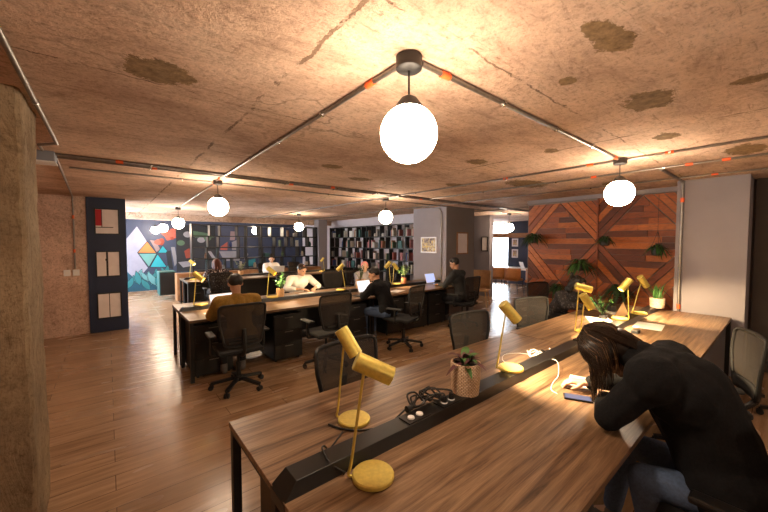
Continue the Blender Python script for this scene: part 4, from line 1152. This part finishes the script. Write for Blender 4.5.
# ------------------------------------------------------------------ lounge beyond
tb = thing('lounge_table', 'white topped table in the bright lounge beyond the pillar', 'table', (11.0, 6.0, 0))
MB().box(-.45, .45, -1.5, 1.2, .74, .78).build('tabletop', M['white'], tb, bevel=.004)
for sx in (-.38, .38):
    for sy in (-1.4, 1.1): MB().cyl((sx, sy, 0), (sx, sy, .74), .022, 10).build('leg', M['black'], tb)
def lchair(x, y, rz, label):
    t = thing('lounge_chair', label, 'chair', (x, y, 0), rz, 'tan leather lounge chairs')
    MB().box(-.23, .23, -.22, .22, .42, .49).build('seat', M['leather_tan'], t, bevel=.02)
    MB().sheet(lambda u, v: V(math.sin((u - .5) * 2.6) * .27, -math.cos((u - .5) * 2.6) * .25, .47 + v * .36), 12, 4).build('backrest', M['leather_tan'], t, True, solid=.03)
    for sx in (-1, 1):
        for sy in (-1, 1): MB().cone((sx * .2, sy * .19, .43), (sx * .24, sy * .22, 0), .014, .010, 10).build('leg', M['black'], t)
for x, y, rz, lb in ((10.25, 5.75, -1.5, 'tan leather chair at the lounge table, nearest to the opening edge'), (10.3, 6.35, -1.4, 'tan leather chair at the lounge table, middle one'), (10.3, 7.0, -1.6, 'tan leather chair at the lounge table, by the bright window'), (10.2, 5.0, -1.7, 'tan leather chair behind the timber wall edge')): lchair(x, y, rz, lb)
laptop(11.05, 5.75, .9, 'open laptop on the white lounge table', 'screen', .78)
wc = thing('wooden_chair', 'pale curved wooden armchair behind the laptop user at the pillar', 'chair', (7.55, 5.22, 0), 2.0)
MB().box(-.25, .25, -.24, .24, .40, .46).build('seat', M['pot_wood'], wc, bevel=.015)
MB().sheet(lambda u, v: V(math.sin((u - .5) * 2.8) * .29, -math.cos((u - .5) * 2.8) * .27 - v * .06, .45 + v * .47), 12, 4).build('backrest', M['pot_wood'], wc, True, solid=.025)
for sx in (-1, 1):
    for sy in (-1, 1): MB().cone((sx * .2, sy * .2, .42), (sx * .25, sy * .25, 0), .02, .013, 10).build('leg', M['pot_wood'], wc)

# ------------------------------------------------------------------ people
# person in mustard jacket, back to the viewer
person('person in mustard jacket with short black hair seated back to the viewer at laptop', 'person', (1.19, 4.12, 0), -.05,
       dict(top_name='jacket', fat=.032, sh=.20, pel=(0, -.02, .56), mid=(0, .04, .74), chest=(0, .13, .90), shy=.14, shz=.96, neck=(0, .18, 1.03), head=(0, .22, 1.17), hrot=(-.3, 0, .1), el=((-.26, .28, .79), (.28, .26, .79)), wr=((-.12, .52, .79), (.15, .52, .79)), sleeve=.9),
       False, 'ochre', 'trouser_dark', 'hair_black', 'short', 'skin_tan')
person('person in dark top dotted white with auburn hair seated at the back desk', 'person', (1.92, 8.25, 0), -.05,
       dict(top_name='sweater', chest=(0, .10, .92), shy=.1, shz=.98, neck=(0, .14, 1.04), head=(0, .17, 1.17), hrot=(-.3, 0, 0), el=((-.27, .3, .79), (.27, .3, .79)), wr=((-.12, .52, .79), (.12, .52, .79))),
       False, 'dots', 'trouser_dark', 'hair_auburn', 'long', vox=.011)
person('person in white top and dark jacket with hair bun facing forward by the shelving', 'person', (3.93, 10.38, 0), PI,
       dict(chest=(0, .05, .90), shy=.05, shz=.96, neck=(0, .07, 1.03), head=(0, .10, 1.15), hrot=(-.15, 0, -.4), el=((-.26, .2, .79), (.26, .2, .79)), wr=((-.12, .42, .79), (.12, .42, .79))),
       True, 'shirt_white', 'trouser_dark', 'hair_black', 'bun', vox=.011)
person('bearded person in white shirt facing the viewer, head lowered over papers', 'person', (2.93, 6.36, 0), PI,
       dict(chest=(0, .14, .88), mid=(0, .06, .72), shy=.16, shz=.95, sh=.20, neck=(0, .20, 1.02), head=(0, .26, 1.13), hrot=(-.35, 0, .3), el=((-.34, .30, .79), (.34, .30, .79)), wr=((-.16, .50, .785), (.12, .52, .785)), sleeve=.55),
       True, 'shirt_white', 'trouser_dark', 'hair_brown', 'short', 'skin')
person('person in pink knit hat and grey white top facing the viewer', 'person', (4.55, 6.42, 0), PI,
       dict(top_name='sweater', chest=(0, .12, .86), shy=.14, shz=.93, sh=.16, neck=(0, .17, 1.0), head=(0, .20, 1.11), hrot=(-.3, 0, -.5), el=((-.26, .28, .79), (.26, .28, .79)), wr=((-.14, .5, .785), (.12, .5, .785))),
       True, 'grey', 'trouser_dark', 'pink', 'cap', 'skin')
person('person in black sweater with glasses seated sideways at the bright laptop', 'person', (3.50, 4.14, 0), .18,
       dict(top_name='sweater', pel=(0, 0, .56), mid=(0, .06, .74), chest=(0, .16, .90), shy=.18, shz=.95, neck=(0, .24, 1.03), head=(0, .30, 1.14), hrot=(-.3, 0, .55), el=((-.26, .30, .79), (.26, .28, .79)), wr=((-.10, .50, .785), (.10, .50, .785))),
       True, 'charcoal', 'jeans', 'hair_black', 'short', 'skin_tan')
person('person in dark grey shirt with short dark hair using the laptop by the pillar', 'person', (5.50, 4.20, 0), .12,
       dict(chest=(0, .10, .94), pel=(0, 0, .56), mid=(0, .03, .76), shy=.10, shz=1.03, neck=(0, .14, 1.10), head=(0, .17, 1.24), hrot=(-.3, 0, .3), el=((-.25, .24, .80), (.25, .24, .80)), wr=((-.10, .48, .79), (.10, .50, .79))),
       True, 'grey_knit', 'trouser_dark', 'hair_black', 'short', 'skin_tan')
person('curly dark haired person in patterned dark knit seated against the timber wall', 'person', (5.30, 2.28, 0), PI - .25,
       dict(top_name='sweater', pel=(0, 0, .56), mid=(0, .08, .72), chest=(0, .2, .84), shy=.22, shz=.90, neck=(0, .28, .97), head=(0, .35, 1.07), hrot=(-.3, 0, .35), el=((-.26, .36, .79), (.26, .36, .79)), wr=((-.12, .58, .785), (.12, .58, .785))),
       True, 'pattern', 'trouser_dark', 'hair_black', 'curly', 'skin')

# near person slumped over the desk
def near_person():
    hrot = (-1.15, 0, .25)
    t, hd, rot = person('person in black sweater and jeans slumped over the closest desk, face down writing', 'person', (2.12, .12, 0), 0,
        dict(top_name='sweater', fat=.062, pel=(0, .02, .57), mid=(0, .09, .78), chest=(0, .18, .97), sh=.185, shy=.27, shz=1.04, neck=(0, .36, 1.09), head=(0, .495, 1.08), collar=True, hrot=hrot,
             el=((-.245, .42, .825), (.28, .46, .82)), wr=((.03, .52, .80), (.17, .66, .80)), hd=((.95, .35, .0), (-.3, .8, -.05)), kn=((-.15, .30, .54), (.13, .44, .54)), an=((-.15, .22, .10), (.12, .50, .10)), sleeve=.86, curl=.7),
        False, 'charcoal', 'jeans', 'hair_dark', 'short', 'skin', vox=.0055, k=1.08)
    # strands falling forward over the face
    rr = random.Random(5)
    for o in t.children:
        if o.name.split('.')[0] == 'hair': hair = o
    mb = MB()
    mb.bm.from_mesh(hair.data)
    mb.ball(hd + rot @ V(0, -.012, .032), .111, 32, 20)
    mb.ball(hd + rot @ V(0, -.045, -.015), .098, 24, 16)
    def w(p): return hd + rot @ (V(*p) * 1.22)
    for i in range(900):
        a = rr.uniform(-PI, PI)              # around head, 0 = front
        top = V(rr.uniform(-.015, .015), -.02 + rr.uniform(-.03, .03), .133)
        x, y = math.sin(a), math.cos(a)
        p1 = V(x * .070, y * .076 - .012, .105); p2 = V(x * .095, y * .106 - .008, .045)
        ln = rr.uniform(.06, .15)
        P = [w(top), w(p1), w(p2)]
        q = P[-1]; d = (rot @ V(x * .25, y * .25 + .05, -.6)).normalized()
        for k in range(4):
            d = (d * .62 + V(0, 0.05, -.5)).normalized(); q = q + d * ln * .36; 
            if q.z < .79: q.z = .79 + rr.uniform(0, .01)
            P.append(q.copy() + V(rr.uniform(-.005, .005), rr.uniform(-.005, .005), 0))
        r0 = rr.uniform(.0022, .0042)
        mb.sweep(P, lambda t, r0=r0: r0 * (1 - .75 * t), 5, 2, False, 1 if i % 9 == 0 else 0)
    for i in range(320):
        x = rr.uniform(-1, 1); e = rr.uniform(-.006, .006); r0 = rr.uniform(.0022, .004); ln = rr.uniform(.7, 1.15)
        P = [w((x * .03, 0, .125)), w((x * .062, -.06 + e, .100)), w((x * .085, -.098 * (1 - .3 * x * x) + e, .04)), w((x * .085, -.108 * (1 - .3 * x * x) + e, -.03)), w((x * .07, -.10 * (1 - .2 * x * x), -.03 - .07 * ln))]
        mb.sweep(P, lambda t, r0=r0: r0 * (1 - .6 * t), 5, 2, False, 1 if i % 9 == 0 else 0)
    mb.build('hair_strands', [M['hair_dark'], M['hair_gold']], t, True)
    hs = [c for c in t.children if c.name.startswith('hair_strands')][0]
    bpy.data.objects.remove(hair); hs.name = 'hair'
    return t
near_person()
pen = MB().cyl((0, 0, 0), (.02, -.06, .13), .0045, 8).build('pen', M['teal_fabric'], None, True, loc=(2.30, .76, .76)); tag(pen, 'dark pen held upright in the slumped person hand', 'pen')

# ------------------------------------------------------------------ world + camera
w = bpy.data.worlds.new('daylight'); SC.world = w; w.use_nodes = True
bg = w.node_tree.nodes['Background']; bg.inputs[0].default_value = (.80, .90, 1.0, 1); bg.inputs[1].default_value = 5.0

cam = bpy.data.cameras.new('camera'); co = bpy.data.objects.new('camera', cam); COL.objects.link(co)
cam.sensor_width = 36; cam.lens = 335 / 768 * 36; cam.clip_start = .02; cam.clip_end = 60
co.location = (0, 0, 1.68); co.rotation_euler = (PI / 2 - math.atan(14 / 335), 0, math.radians(50.5 - 90))
SC.camera = co
SC.view_settings.view_transform = 'Standard'
try: SC.view_settings.look = 'None'
except Exception: pass
SC.view_settings.gamma = 1; SC.view_settings.exposure = 2.15; SC.view_settings.use_curve_mapping = False
